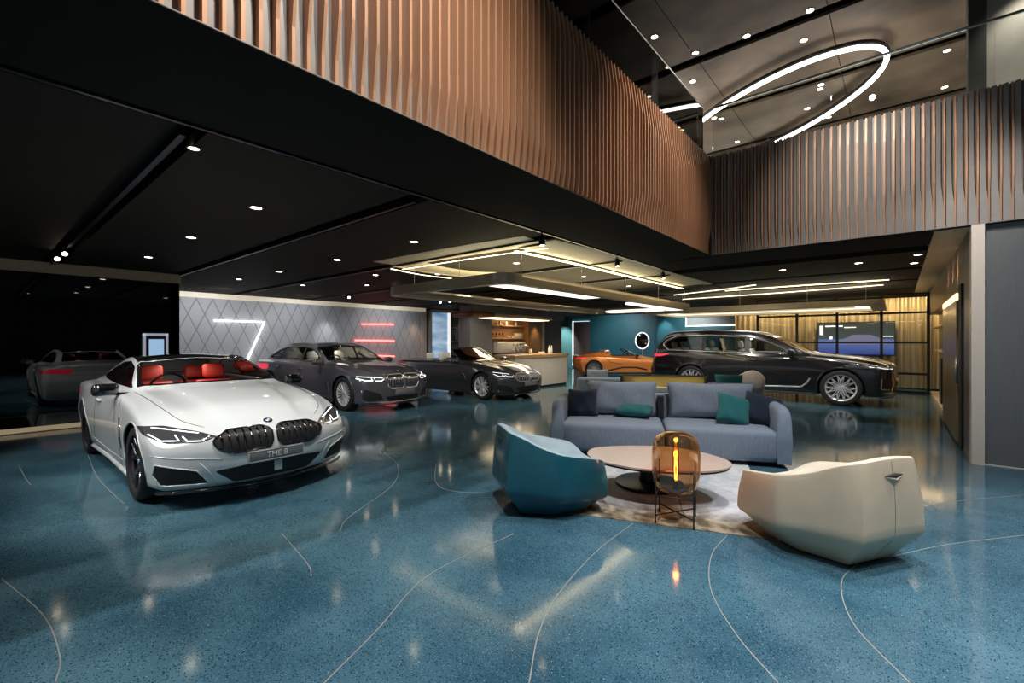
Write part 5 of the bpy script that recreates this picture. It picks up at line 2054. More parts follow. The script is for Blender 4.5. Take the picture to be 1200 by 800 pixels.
def downlight(p, z, label, group, r=.045, proto={}):
    key = (round(r, 3), z > 4)
    if key not in proto:
        o = empty('downlight', label, 'ceiling light', (0, 0, 0), group=group)
        b = bmesh.new()
        lathe(b, [(r * 1.35, 0), (r * 1.35, -.006), (r, -.008), (r, .004)], 20)
        finish('bezel', b, dl_ring, o, True, 40)
        b = bmesh.new()
        lathe(b, [(0, -.004), (r, -.004)], 20)
        finish('lamp_face', b, dl_m, o)
        proto[key] = o
    else:
        o = copy_tree(proto[key])
    o.location = (p[0], p[1], z)
    tag(o, label, 'ceiling light', group)
    return o


LOW = [(300, 243, 'nearest the soffit between the two slots'), (224, 278, 'second from the soffit left of the black slot'), (174, 301, 'third from the soffit near the black wall'), (140, 316, 'closest to the top of the black wall'),
       (485, 283, 'just left of the curved light strips'), (395, 304, 'over the bonnet of the grey saloon'), (327, 318, 'over the tail of the grey saloon'), (280, 327, 'closest to the left end of the quilted wall'),
       (513, 321, 'inside the short curved strip'), (605, 308, 'above the corner of the bronze canopy'), (684, 324, 'above the right arm of the bronze canopy'), (737, 335, 'beyond the curved light strip'),
       (887, 299, 'just under the right slatted balcony'), (917, 316, 'second behind the right slatted balcony'), (1006, 308, 'third from the champagne post'), (1076, 298, 'nearest the gold soffit band'), (1071, 308, 'second beside the gold soffit band'),
       (355, 334, 'above the lit seven of the quilted wall'), (430, 334, 'above the red bars of the quilted wall'), (440, 322, 'between the saloon and the short curved strip')]
for x, y, w in LOW:
    p = on_plane(x, y, CZ)
    downlight(p, CZ, 'round recessed downlight in the low ceiling, ' + w, 'downlights in the low ceiling', .055)
p = on_plane(227, 173, CZ)
downlight(p, CZ - .001, 'small recessed downlight inside the wide black slot', 'downlights in the low ceiling', .035)
UP = [(767, 43, 'brightest one above the left balustrade'), (733, 57, 'nearest the left slatted balcony'), (812, 95, 'bright one beside the ring lamp end'), (780, 106, 'left of the short glowing arc'), (815, 62, 'in the first black slot'),
      (952, 64, 'just above the ring lamp'), (942, 47, 'square bright one at the top centre'), (1110, 59, 'top right of the ring lamp'), (1107, 102, 'right of the ring lamp over the balcony'), (962, 99, 'inside the ring lamp, upper of a pair'), (961, 104, 'inside the ring lamp, lower of a pair'),
      (837, 138, 'beside the lower left end of the ring lamp'), (845, 139, 'second beside the lower left end of the ring lamp'), (864, 166, 'nearest the corner of the two balconies'), (971, 137, 'inside the ring lamp near its lower arm'), (875, 42, 'in the second black slot'), (949, 12, 'at the top edge over the third slot'), (946, 127, 'inside the ring lamp at the slot')]
for x, y, w in UP:
    p = on_plane(x, y, UZ)
    downlight(p, UZ, 'round downlight in the upper ceiling, ' + w, 'downlights in the upper ceiling', .05)


# track spotlights on the low ceiling
sp0 = None


def track_spot(p, z, aim, label, power=0, col=(1, .9, .75), group='track spotlights'):
    global sp0
    if sp0 is None:
        o = empty('track_spotlight', label, 'spotlight', (0, 0, 0), group=group)
        b = bmesh.new()
        tube(b, [(0, 0, 0), (0, 0, -.06)], .012, 8)
        finish('mount_stem', b, MATS['trim_black'], o, True)
        b = bmesh.new()
        lathe(b, [(0, -.04), (.035, -.04), (.04, -.02), (.04, .09), (.034, .09), (.034, .07), (0, .07)], 20)
        h = finish('lamp_head', b, MATS['trim_black'], o, True, 40)
        b = bmesh.new()
        lathe(b, [(0, .085), (.032, .085)], 20)
        finish('lamp_face', b, dl_m, h)
        sp0 = o
    else:
        o = copy_tree(sp0)
    o.location = (p[0], p[1], z)
    tag(o, label, 'spotlight', group)
    d = (Vector(aim) - Vector((p[0], p[1], z - .1)))
    for ch in o.children:
        if ch.name.startswith('lamp_head'):
            ch.location = (0, 0, -.08)
            ch.rotation_euler = d.to_track_quat('Z', 'Y').to_euler()
    if power:
        dn = d.normalized()
        light('spot_beam', 'SPOT', Vector((p[0], p[1], z - .08)) + dn * .12, power, col, aim, spot_size=1.05, spot_blend=.7, shadow_soft_size=.05)
    return o


TS = [((67, 304), 'on the slot track nearest the black wall, left one'), ((76, 298), 'on the slot track nearest the black wall, right one'), ((409, 349), 'bright one over the quilted wall'), ((463, 341), 'at the right end over the quilted wall'),
      ((516, 355), 'left of a pair over the blue picture niche'), ((527, 354), 'right of a pair over the blue picture niche'), ((635, 284), 'at the front left corner of the curved strips'), ((723, 309), 'in the middle over the long curved strip'), ((777, 324), 'at the far end over the long curved strip')]
for (x, y), w in TS:
    p = on_plane(x, y, CZ - .12)
    aim = (p.x + .5, p.y - .4, 0) if x > 600 else cw((p.x * CS + p.y * SN) * .6, (-p.x * SN + p.y * CS) * .6, .6)
    track_spot(p, CZ, aim, 'black track spotlight ' + w)

# ------------------------------------------------------------------ lounge furniture
TH = math.radians(-14.6 + 40.26)        # the lounge group's turn in the building


def fabric(name, c1, scale=260, bump=.5, stretch=(1, 1, 1), rough=.85):
    return mat(name, c1, rough, var=.10, nscale=scale * .4, bump=bump, bscale=scale, stretch=stretch, sheen=.15)


blue_f = fabric('sofa_blue_fabric', (.27, .325, .41), 120, .5, (1.6, 1.6, .25))
navy_f = fabric('navy_fabric', (.008, .020, .045))
teal_f = fabric('teal_fabric', (.012, .16, .17))
viol_f = fabric('violet_fabric', (.10, .10, .24), 120, .4)


def pillow(w, h, t, m_, name='pillow'):
    b = bmesh.new()
    N = 16
    rows = {}
    for sg in (1, -1):
        for i in range(N + 1):
            for j in range(N + 1):
                u, v = -1 + 2 * i / N, -1 + 2 * j / N
                e = max(0, (1 - u ** 4)) ** .55 * max(0, (1 - v ** 4)) ** .55
                pinch = 1 - .07 * (1 - abs(u * v)) * max(abs(u), abs(v)) ** 3
                if sg == -1 and (i in (0, N) or j in (0, N)):
                    rows[(sg, i, j)] = rows[(1, i, j)]
                else:
                    wr = .006 * math.sin(7 * u + 4 * v) * e
                    rows[(sg, i, j)] = b.verts.new((u * w / 2 * pinch, sg * (t / 2 * e + wr), v * h / 2 * pinch + h / 2))
    for sg in (1, -1):
        for i in range(N):
            for j in range(N):
                f = [rows[(sg, i, j)], rows[(sg, i + 1, j)], rows[(sg, i + 1, j + 1)], rows[(sg, i, j + 1)]]
                b.faces.new(f if sg == -1 else f[::-1])
    return finish(name, b, m_, None, True)


# main sofa: local x along its length, -y towards the camera side
FLc = cw(.52, 6.05)       # front left foot
FR = cw(3.28, 5.33)
mid = (FLc + FR) / 2
axis = (FR - FLc).normalized()
TH = math.atan2(axis.y, axis.x)
SL = (FR - FLc).length
sofa = empty('sofa', 'long slate blue fabric sofa with curved ends facing the oval table', 'sofa', mid, TH)
D_ = 1.08
hL = SL / 2


def profile_solid(bm, prof, x0, x1, r=.05, n=3):
    """prof of (y, z), run from x0 to x1"""
    t = bmesh.new()
    A = [t.verts.new((x0, y, z)) for y, z in prof]
    B_ = [t.verts.new((x1, y, z)) for y, z in prof]
    k = len(prof)
    t.faces.new(A[::-1])
    t.faces.new(B_)
    for i in range(k):
        t.faces.new((A[i], A[(i + 1) % k], B_[(i + 1) % k], B_[i]))
    bmesh.ops.recalc_face_normals(t, faces=t.faces)
    bmesh.ops.bevel(t, geom=list(t.edges), offset=r, segments=n, profile=.5, affect='EDGES', clamp_overlap=True)
    join(bm, t)


b = bmesh.new()
rbox(b, -hL + .12, -.01 + .02, .03, .86, .05, .43, .07, 4)
finish('seat', b, blue_f, sofa, True, 60)
b = bmesh.new()
rbox(b, .03, hL - .12, .03, .86, .05, .43, .07, 4)
finish('seat', b, blue_f, sofa, True, 60)
# wrap-round back and arms as one curved wall
for nm in ('back',):
    path = [(-hL + .08, .02), (-hL + .05, .35), (-hL + .07, .70), (-hL + .22, .98), (-hL + .60, 1.04), (0, 1.05), (hL - .60, 1.04), (hL - .22, .98), (hL - .07, .70), (hL - .05, .35), (hL - .08, .02)]
    S = spline([(p[0], p[1], 0) for p in path], 6)
    b = bmesh.new()
    rings = []
    for k, p in enumerate(S):
        p = Vector(p)
        t = (Vector(S[min(k + 1, len(S) - 1)]) - Vector(S[max(0, k - 1)])).normalized()
        s = Vector((-t.y, t.x, 0))
        fr_ = min(1, max(0, (p.y - .0) / .9))
        tip = max(0, 1 - (p.y - .0) / .16) if p.y < .16 else 0
        ztop = .71 + .04 * fr_ - .10 * tip ** 2
        hw = .072
        prof = [(-hw, .05), (-hw - .012, .3)] + [(-hw * math.cos(q_), ztop - hw + hw * math.sin(q_)) for q_ in np.linspace(0, PI, 11)] + [(hw + .012, .3), (hw, .05)]
        rings.append([b.verts.new(p + s * a + Vector((0, 0, z))) for a, z in prof])
    for A, B_ in zip(rings, rings[1:]):
        for k in range(len(A)):
            b.faces.new((A[k], A[(k + 1) % len(A)], B_[(k + 1) % len(A)], B_[k]))
    for R_ in (rings[0], rings[-1][::-1]):
        b.faces.new(R_)
    bmesh.ops.recalc_face_normals(b, faces=b.faces)
    finish('backrest', b, blue_f, sofa, True, 70)
b = bmesh.new()
box(b, -.035, .045, .80, .98, .40, .72)
finish('centre_gap_panel', b, mat('sofa_dark', (.02, .024, .034), .9), sofa)
for sx_ in (-1, 1):
    for yy2 in (.12, .85):
        b = bmesh.new()
        tube(b, [(sx_ * (hL - .3), yy2, 0), (sx_ * (hL - .3), yy2, .07)], .025, 10)
        finish('foot', b, MATS['trim_black'], sofa, True)


def put(o, x, y, z, tilt=0, rz=0, roll=0, base=None, lab=None, cat='cushion', group=None):
    base = base or sofa
    Mx = Matrix.Translation(base.location) @ Matrix.Rotation(base.rotation_euler.z, 4, 'Z')
    o.matrix_world = Mx @ Matrix.Translation((x, y, z)) @ Matrix.Rotation(rz, 4, 'Z') @ Matrix.Rotation(tilt, 4, 'X') @ Matrix.Rotation(roll, 4, 'Y')
    tag(o, lab, cat, group)


L1 = pillow(1.02, .50, .22, blue_f, 'back_cushion')
put(L1, -.55, .84, .43, tilt=-.20, lab='left large slate blue back cushion of the front sofa', group='back cushions')
L2 = pillow(1.14, .50, .22, blue_f, 'back_cushion')
put(L2, .66, .84, .43, tilt=-.20, lab='right large slate blue back cushion of the front sofa', group='back cushions')
o = pillow(.42, .40, .15, navy_f, 'throw_pillow')
put(o, -hL + .36, .62, .42, tilt=-.28, rz=.15, lab='navy square pillow in the left corner of the front sofa', group='throw pillows')
o = pillow(.50, .40, .14, teal_f, 'throw_pillow')
put(o, -.40, .58, .50, tilt=-1.42, rz=-.25, lab='teal pillow lying flat on the left seat', group='throw pillows')
o = pillow(.42, .42, .16, teal_f, 'throw_pillow')
put(o, .86, .42, .43, tilt=-.55, rz=.25, roll=.30, lab='teal square pillow leaning on the right seat', group='throw pillows')
o = pillow(.44, .42, .16, navy_f, 'throw_pillow')
put(o, 1.16, .52, .43, tilt=-.45, rz=-.30, roll=.22, lab='navy square pillow in the right corner of the front sofa', group='throw pillows')

# second sofa beyond, seen from its back, with the tray console between
sofa2 = empty('sofa', 'slate blue and violet sofa standing beyond the front sofa', 'sofa', cw(2.72, 8.4), TH)
b = bmesh.new()
rbox(b, -1.52, -.62, -.12, .12, .05, .82, .06, 3)
finish('backrest', b, blue_f, sofa2, True, 60)
b = bmesh.new()
rbox(b, .62, 1.56, -.12, .12, .05, .76, .06, 3)
finish('backrest', b, viol_f, sofa2, True, 60)
b = bmesh.new()
rbox(b, -1.5, 1.5, .12, .9, .05, .42, .06, 3)
finish('seat', b, blue_f, sofa2, True, 60)
o = pillow(.42, .30, .16, blue_f, 'throw_pillow')
put(o, -1.15, .22, .66, tilt=-.2, base=sofa2, lab='slate blue pillow on the left end of the far sofa', group='throw pillows')
o = pillow(.48, .30, .16, teal_f, 'throw_pillow')
put(o, 1.22, .24, .60, tilt=-.2, base=sofa2, lab='dark teal pillow on the right end of the far sofa', group='throw pillows')
con = empty('console_table', 'white edged console with a gold back between the two sofas', 'console table', cw(2.62, 7.9), TH)
b = bmesh.new()
rbox(b, -.78, .74, -.18, .16, .64, .71, .006, 2)
finish('table_top', b, mat('console_white', (.62, .62, .60), .4), con)
b = bmesh.new()
rbox(b, -.70, .68, .12, .16, .71, .90, .004, 1)
finish('gold_back', b, mat('brushed_gold', (.95, .66, .18), .38, .1, var=.2, nscale=3, stretch=(.6, 1, 1)), con)
b = bmesh.new()
box(b, -.72, -.70, -.1, .16, .71, .91)
box(b, .68, .70, -.1, .16, .71, .91)
box(b, -.72, .70, .10, .165, .90, .912)
finish('dark_edge', b, MATS['trim_black'], con)
b = bmesh.new()
rbox(b, -.16, .12, -.12, .12, 0, .64, .01, 2)
finish('pedestal', b, mat('console_white', (0, 0, 0)), con)

# cream swivel chair far right
ch = empty('swivel_chair', 'cream leather swivel chair beside the far sofa', 'chair', cw(5.12, 9.9), math.atan2(cw(-.2, -1).y, cw(-.2, -1).x))
cream_l = mat('cream_chair_leather', (.50, .44, .37), .42, var=.05, bump=.08)
b = bmesh.new()
R_ = []
for i in range(25):
    a = -2.3 + 4.6 * i / 24
    row = []
    hh = .72 + .18 * math.exp(-(a / 1.1) ** 2) - .08 * abs(a) / 2.3
    for (rr_, z) in ((.20, .36), (.29, .42), (.32, .58), (.33, hh - .03), (.31, hh), (.285, hh - .03), (.27, .58), (.25, .46), (.1, .44)):
        row.append(b.verts.new((rr_ * math.cos(a), rr_ * math.sin(a), z)))
    R_.append(row)
for A, B_ in zip(R_, R_[1:]):
    for k in range(8):
        b.faces.new((A[k], A[k + 1], B_[k + 1], B_[k]))
finish('shell', b, cream_l, ch, True)
b = bmesh.new()
lathe(b, [(0, .36), (.26, .36), (.28, .40), (.26, .47), (0, .48)], 24)
finish('seat', b, cream_l, ch, True)
b = bmesh.new()
tube(b, [(0, 0, .03), (0, 0, .38)], .03, 10)
lathe(b, [(0, 0), (.24, 0), (.24, .02), (0, .03)], 24)
finish('pedestal', b, MATS['trim_black'], ch, True, 40)

# rug
rug_m = bpy.data.materials.new('worn_rug')
rug_m.use_nodes = True
nt = rug_m.node_tree
B = nt.nodes['Principled BSDF']
B.inputs['Roughness'].default_value = .95
tc = nd(nt, 'ShaderNodeTexCoord')
no = nd(nt, 'ShaderNodeTexNoise')
no.inputs['Scale'].default_value = 2.2
no.inputs['Detail'].default_value = 8
no.inputs['Roughness'].default_value = .7
nt.links.new(tc.outputs['Object'], no.inputs['Vector'])
cr = nd(nt, 'ShaderNodeValToRGB')
e = cr.color_ramp.elements
e[0].position, e[0].color = .30, (.33, .36, .42, 1)
e[1].position, e[1].color = .62, (.72, .71, .69, 1)
nt.links.new(no.outputs['Fac'], cr.inputs[0])
sp = nd(nt, 'ShaderNodeSeparateXYZ')
nt.links.new(tc.outputs['Object'], sp.inputs[0])
n3 = nd(nt, 'ShaderNodeMath', operation='MULTIPLY_ADD')
n3.inputs[1].default_value = .55
nt.links.new(no.outputs['Fac'], n3.inputs[0])
nt.links.new(sp.outputs['Y'], n3.inputs[2])
mr = nd(nt, 'ShaderNodeMapRange')
mr.inputs['From Min'].default_value = .45
mr.inputs['From Max'].default_value = .85
mr.inputs['To Min'].default_value = 1
mr.inputs['To Max'].default_value = 0
nt.links.new(n3.outputs[0], mr.inputs['Value'])
c2 = nd(nt, 'ShaderNodeValToRGB')
e = c2.color_ramp.elements
e[0].position, e[0].color = .42, (.10, .075, .045, 1)
e[1].position, e[1].color = .60, (.36, .30, .20, 1)
n5 = nd(nt, 'ShaderNodeTexNoise')
n5.inputs['Scale'].default_value = 7
n5.inputs['Detail'].default_value = 8
nt.links.new(tc.outputs['Object'], n5.inputs['Vector'])
nt.links.new(n5.outputs['Fac'], c2.inputs[0])
mx = nd(nt, 'ShaderNodeMix', data_type='RGBA')
nt.links.new(mr.outputs[0], mx.inputs[0])
nt.links.new(cr.outputs[0], mx.inputs[6])
nt.links.new(c2.outputs[0], mx.inputs[7])
nt.links.new(mx.outputs[2], B.inputs['Base Color'])
rc0, rc1 = cw(.50, 3.98), cw(2.05, 3.42)
ra = math.atan2((rc1 - rc0).y, (rc1 - rc0).x)
b = bmesh.new()
rl_ = (rc1 - rc0).length
N = 60
P = [(0, 0)] + [(rl_ * k / N, 0) for k in range(1, N)] + [(rl_, 0), (rl_ + .05, 2.7), (-.1, 2.7)]
prism(b, [(x, y + .004 * math.sin(x * 40)) for x, y in P], .0, .007)
rug = finish('rug', b, rug_m)
rug.location = rc0
rug.rotation_euler = (0, 0, ra)
tag(rug, 'worn pale grey rug with a brown front edge under the table', 'rug')

# coffee table: soft triangular top on a dark drum foot
ct = empty('coffee_table', 'low oval coffee table with a dusty pink top and black foot', 'table', cw(1.45, 4.65, .007), TH)
zt_ = .36
outl = [on_plane(x, y, .372) for x, y in ((688, 530), (700, 524.5), (740, 522.5), (785, 524), (825, 531), (851, 539), (858, 545), (850, 550), (825, 553), (785, 552), (745, 549), (712, 543), (693, 537))]
Mi = (Matrix.Translation(cw(1.44, 4.62, .007)) @ Matrix.Rotation(TH, 4, 'Z')).inverted()
loc = [(Mi @ p) for p in outl]
S = spline([(p.x, p.y, 0) for p in loc], 6, True)
b = bmesh.new()
prism(b, [(p[0], p[1]) for p in S][::-1], zt_ - .012, zt_ + .004)
bmesh.ops.recalc_face_normals(b, faces=b.faces)
finish('table_top', b, mat('pink_beige_top', (.58, .44, .36), .35, var=.04), ct)
b = bmesh.new()
prism(b, [(p[0] * .985, p[1] * .985) for p in S][::-1], zt_ - .030, zt_ - .012)
bmesh.ops.recalc_face_normals(b, faces=b.faces)
finish('under_edge', b, mat('table_black', (.012, .011, .012), .35, .4), ct)
b = bmesh.new()
lathe(b, [(0, 0), (.34, 0), (.34, .03), (.30, .04), (.10, .05), (.09, .33), (0, .33)], 40, 'z', Matrix.Translation((-.05, .12, 0)))
finish('drum_foot', b, MATS['table_black'], ct, True, 40)

# amber glass lamp on a black wire stand
lm = empty('glass_table_lamp', 'amber blown glass lamp on a black metal stand', 'lamp', cw(1.372, 3.824, 0), math.radians(40.26 - 24.2))
amber = bpy.data.materials.new('amber_glass')
amber.use_nodes = True
nt = amber.node_tree
nt.nodes.clear()
out = nd(nt, 'ShaderNodeOutputMaterial')
tr = nd(nt, 'ShaderNodeBsdfTransparent')
tr.inputs['Color'].default_value = (.80, .56, .34, 1)
g_ = nd(nt, 'ShaderNodeBsdfGlossy')
g_.inputs['Color'].default_value = (.95, .80, .62, 1)
g_.inputs['Roughness'].default_value = .03
lw = nd(nt, 'ShaderNodeLayerWeight')
lw.inputs['Blend'].default_value = .38
mp_ = nd(nt, 'ShaderNodeMapRange')
mp_.inputs['To Min'].default_value = .06
mp_.inputs['To Max'].default_value = .75
nt.links.new(lw.outputs['Facing'], mp_.inputs['Value'])
m1 = nd(nt, 'ShaderNodeMixShader')
nt.links.new(mp_.outputs[0], m1.inputs[0])
nt.links.new(tr.outputs[0], m1.inputs[1])
nt.links.new(g_.outputs[0], m1.inputs[2])
nt.links.new(m1.outputs[0], out.inputs['Surface'])
b = bmesh.new()
lathe(b, [(r_, .24 + (z_ - .325) * 1.068) for r_, z_ in [(.03, .325), (.10, .33), (.15, .35), (.178, .40), (.190, .47), (.194, .56), (.192, .64), (.180, .71), (.150, .765), (.10, .79), (.05, .797), (0, .798)]], 48)
finish('glass_shade', b, amber, lm, True)
b = bmesh.new()
lathe(b, [(0, .232), (.06, .232), (.065, .25), (.03, .262), (.022, .30), (.022, .33), (0, .33)], 24)
finish('lamp_socket', b, MATS['gloss_black'], lm, True, 40)
bulb = mat('filament', (1, .5, .1), .5, emit=(1, .42, .10), es=14)
b = bmesh.new()
lathe(b, [(.016, .33), (.022, .36), (.026, .42), (.026, .56), (.018, .64), (.008, .67), (0, .68)], 20)
finish('bulb', b, glass('bulb_glass', (1, .85, .6), .6, ior=1.2), lm, True)
b = bmesh.new()
for k in range(4):
    a = PI / 4 + k * PI / 2
    tube(b, [(.008 * math.cos(a), .008 * math.sin(a), .35), (.014 * math.cos(a), .014 * math.sin(a), .44), (.005 * math.cos(a), .005 * math.sin(a), .54)], .0022, 6)
finish('glowing_filament', b, bulb, lm, True)
light('lamp_glow', 'POINT', lm.location + Vector((0, 0, .46)), 2.2, (1, .50, .16), shadow_soft_size=.02)
b_ = .165
for k in range(4):
    a = PI / 4 + k * PI / 2
    x, y = .207 * math.cos(a), .207 * math.sin(a)
    b = bmesh.new()
    tube(b, [(x, y, 0), (x, y, .47)], .0065, 6)
    finish('leg', b, MATS['trim_black'], lm, True)
for k in range(4):
    a, a2 = PI / 4 + k * PI / 2, PI / 4 + (k + 1) * PI / 2
    b = bmesh.new()
    tube(b, [(.207 * math.cos(a), .207 * math.sin(a), .235), (.207 * math.cos(a2), .207 * math.sin(a2), .235)], .006, 6)
    finish('upper_rail', b, MATS['trim_black'], lm, True)
for a in (PI / 4, 3 * PI / 4):
    b = bmesh.new()
    tube(b, [(.207 * math.cos(a), .207 * math.sin(a), .075), (-.207 * math.cos(a), -.207 * math.sin(a), .075)], .006, 6)
    finish('cross_brace', b, MATS['trim_black'], lm, True)
b = bmesh.new()
tube(b, spline([(0, 0, .23), (.02, .01, .2), (.05, .06, .06), (.08, .10, .01)], 6), .003, 6)
finish('power_cord', b, MATS['trim_black'], lm, True)


# tub armchairs
def tub_chair(label, loc, face, m_out, m_in, name='tub_armchair', s=1.0):
    """local +x is the way the sitter looks"""
    root = empty(name, label, 'armchair', loc, face)
    # outline corner radii: faceted at the back, open at the front
    N = 72
    ang = [2 * PI * k / N for k in range(N)]

    def poly_r(a, corners, rnd_=1.0):
        # distance to a convex outline given as corner (angle, radius)
        best = 9
        n = len(corners)
        for i in range(n):
            a0, r0 = corners[i]
            a1, r1 = corners[(i + 1) % n]
            p = Vector((math.cos(a0) * r0, math.sin(a0) * r0))
            q = Vector((math.cos(a1) * r1, math.sin(a1) * r1))
            d = Vector((math.cos(a), math.sin(a)))
            e_ = q - p
            den = d.x * e_.y - d.y * e_.x
            if abs(den) < 1e-9:
                continue
            t = (p.x * e_.y - p.y * e_.x) / den
            if t > 0:
                best = min(best, t)
        return best
    D = math.radians
    mid_c = [(D(0), .50), (D(40), .57), (D(95), .49), (D(150), .575), (D(210), .575), (D(265), .49), (D(320), .57)]
    low_c = [(D(8), .32), (D(50), .38), (D(100), .32), (D(150), .40), (D(210), .40), (D(260), .32), (D(310), .38), (D(352), .32)]
    top_c = [(D(0), .47), (D(44), .56), (D(92), .46), (D(149), .545), (D(211), .545), (D(268), .46), (D(316), .56)]

    def smooth(v, k):
        v = list(v)
        for _ in range(k):
            v = [(v[i - 1] + 2 * v[i] + v[(i + 1) % N]) / 4 for i in range(N)]
        return v
    rm = smooth([poly_r(a, mid_c) for a in ang], 0)
    rl2 = smooth([poly_r(a, low_c) for a in ang], 0)
    rt = smooth([poly_r(a, top_c) for a in ang], 4)

    def height(a):
        d = abs((a + PI) % (2 * PI) - PI)      # 0 front .. pi back
        pts = [(0, .385), (.5, .40), (.72, .475), (1.0, .505), (1.5, .545), (1.8, .575), (2.2, .635), (2.4, .70), (2.62, .73), (2.9, .745)]
        return float(np.interp(d, [p[0] for p in pts], [p[1] for p in pts]))
    hz_ = smooth([height(a) for a in ang], 3)
    b = bmesh.new()
    rings = []

    def ring(rf, zf):
        rings.append([b.verts.new((rf(i) * math.cos(ang[i]), rf(i) * math.sin(ang[i]), zf(i))) for i in range(N)])
    belly = lambda i: .185 - .05 * math.cos(ang[i])
    ring(lambda i: .02, lambda i: .012)
    ring(lambda i: rl2[i] * .97, lambda i: .012)
    ring(lambda i: rl2[i], lambda i: .022)
    for t in (.25, .5, .75, .93):
        ring(lambda i, t=t: rl2[i] + (rm[i] - rl2[i]) * t, lambda i, t=t: .022 + (belly(i) - .022) * t)
    ring(lambda i: rm[i] * 1.0, lambda i: belly(i) + .02)
    for t in (.1, .3, .5, .7, .85, .95):
        ring(lambda i, t=t: rm[i] + (rt[i] - rm[i]) * t + .012 * math.sin(PI * t), lambda i, t=t: belly(i) + .02 + (hz_[i] - belly(i) - .02) * t)
    ring(lambda i: rt[i], lambda i: hz_[i] - .010)
    nout = len(rings)
    ring(lambda i: rt[i] - .015, lambda i: hz_[i])
    fr = [1 if abs((a + PI) % (2 * PI) - PI) > .62 else 0 for a in ang]
    fr = smooth(fr, 2)
    ring(lambda i: rt[i] - .045, lambda i: hz_[i] - .006)
    for t in (.15, .4, .7, .9):
        ring(lambda i, t=t: (rt[i] - .055) * (1 - t * .16 * fr[i]) - .03 * t, lambda i, t=t: hz_[i] + (.40 - hz_[i]) * t - .0)
    ring(lambda i: (rt[i] - .085) * .72, lambda i: .385)
    ring(lambda i: (rt[i] - .085) * .4, lambda i: .372)
    ring(lambda i: .02, lambda i: .37)
    for j, (A, B_) in enumerate(zip(rings, rings[1:])):
        for k in range(N):
            f = b.faces.new((A[k], A[(k + 1) % N], B_[(k + 1) % N], B_[k]))
            f.material_index = 0 if j < nout - 1 else 1
    b.faces.new(rings[-1])
    bmesh.ops.recalc_face_normals(b, faces=b.faces)
    sh = finish('upholstered_shell', b, [m_out, m_in], root, True, 33)
    # notch handle in the back and centre seam
    b = bmesh.new()
    X = -rt[N // 2] - .006
    vv = [b.verts.new(p) for p in ((X - .012, -.085, .63), (X - .012, .085, .63), (X - .004, .0, .545), (X - .035, 0, .612))]
    for f in ((0, 1, 3), (0, 3, 2), (1, 2, 3), (0, 2, 1)):
        b.faces.new([vv[q] for q in f])
    bmesh.ops.recalc_face_normals(b, faces=b.faces)
    finish('pull_tab', b, m_out, root)
    b = bmesh.new()
    tube(b, [(X - .012, -.088, .634), (X - .022, 0, .640), (X - .012, .088, .634)], [.001, .013, .001], 6)
    finish('tab_opening', b, mat('notch_dark', (.03, .028, .025), .8), root)
    b = bmesh.new()
    sk2 = BVHTree.FromPolygons([v.co[:] for v in sh.data.vertices], [p.vertices[:] for p in sh.data.polygons])
    Q = []
    for z in np.linspace(.06, .72, 24):
        h = sk2.ray_cast(Vector((-3, .001, z)), Vector((1, 0, 0)))
        if h[0]:
            Q.append(h[0] + Vector((.001, 0, 0)))
    tube(b, Q, .0025, 5)
    finish('back_seam', b, mat('seam_dark', (.10, .09, .08), .7), root)
    root.scale = (s, s, 1)
    return root


def face_from(lat, d):
    v = cw(lat, d)
    return math.atan2(v.y, v.x)


teal_l2 = mat('teal_leather', (.008, .095, .13), .32, var=.05, coat=.3, bump=.05)
teal_in = mat('pale_teal_lining', (.36, .46, .50), .6, var=.05)
cream_o = mat('cream_leather_shell', (.66, .53, .37), .42, .0, var=.04, bump=.05)
cream_i = mat('cream_lining', (.68, .59, .46), .6, var=.04)
tub_chair('teal leather tub armchair with pale lining left of the table', cw(.345, 4.22), face_from(.97, .26), teal_l2, teal_in, s=.96)
tub_chair('cream leather tub armchair with a pull notch right of the table', cw(2.32, 3.42), face_from(-.31, .95), cream_o, cream_i)

# ------------------------------------------------------------------ light
S_ = 2.1
# upper downlights: they light the open floor, lounge and balcony faces
for (x, y, aim, pw, sz) in ((-1.2, 1.2, (-1.2, 1.2, 0), 420, 1.5), (1.6, 2.2, (1.4, 2.0, 0), 420, 1.5), (-.8, 4.6, (-.8, 4.6, 0), 330, 1.3), (1.5, 5.2, (1.5, 5.0, 0), 380, 1.3), (.3, -1.5, (.3, -1.5, 0), 300, 1.5), (3.5, 3.6, (3.2, 3.4, 0), 300, 1.4)):
    light('ceiling_spot', 'SPOT', (x, y, UZ - .06), pw * S_, (.95, .97, 1), aim, spot_size=sz, spot_blend=.9, shadow_soft_size=.06)
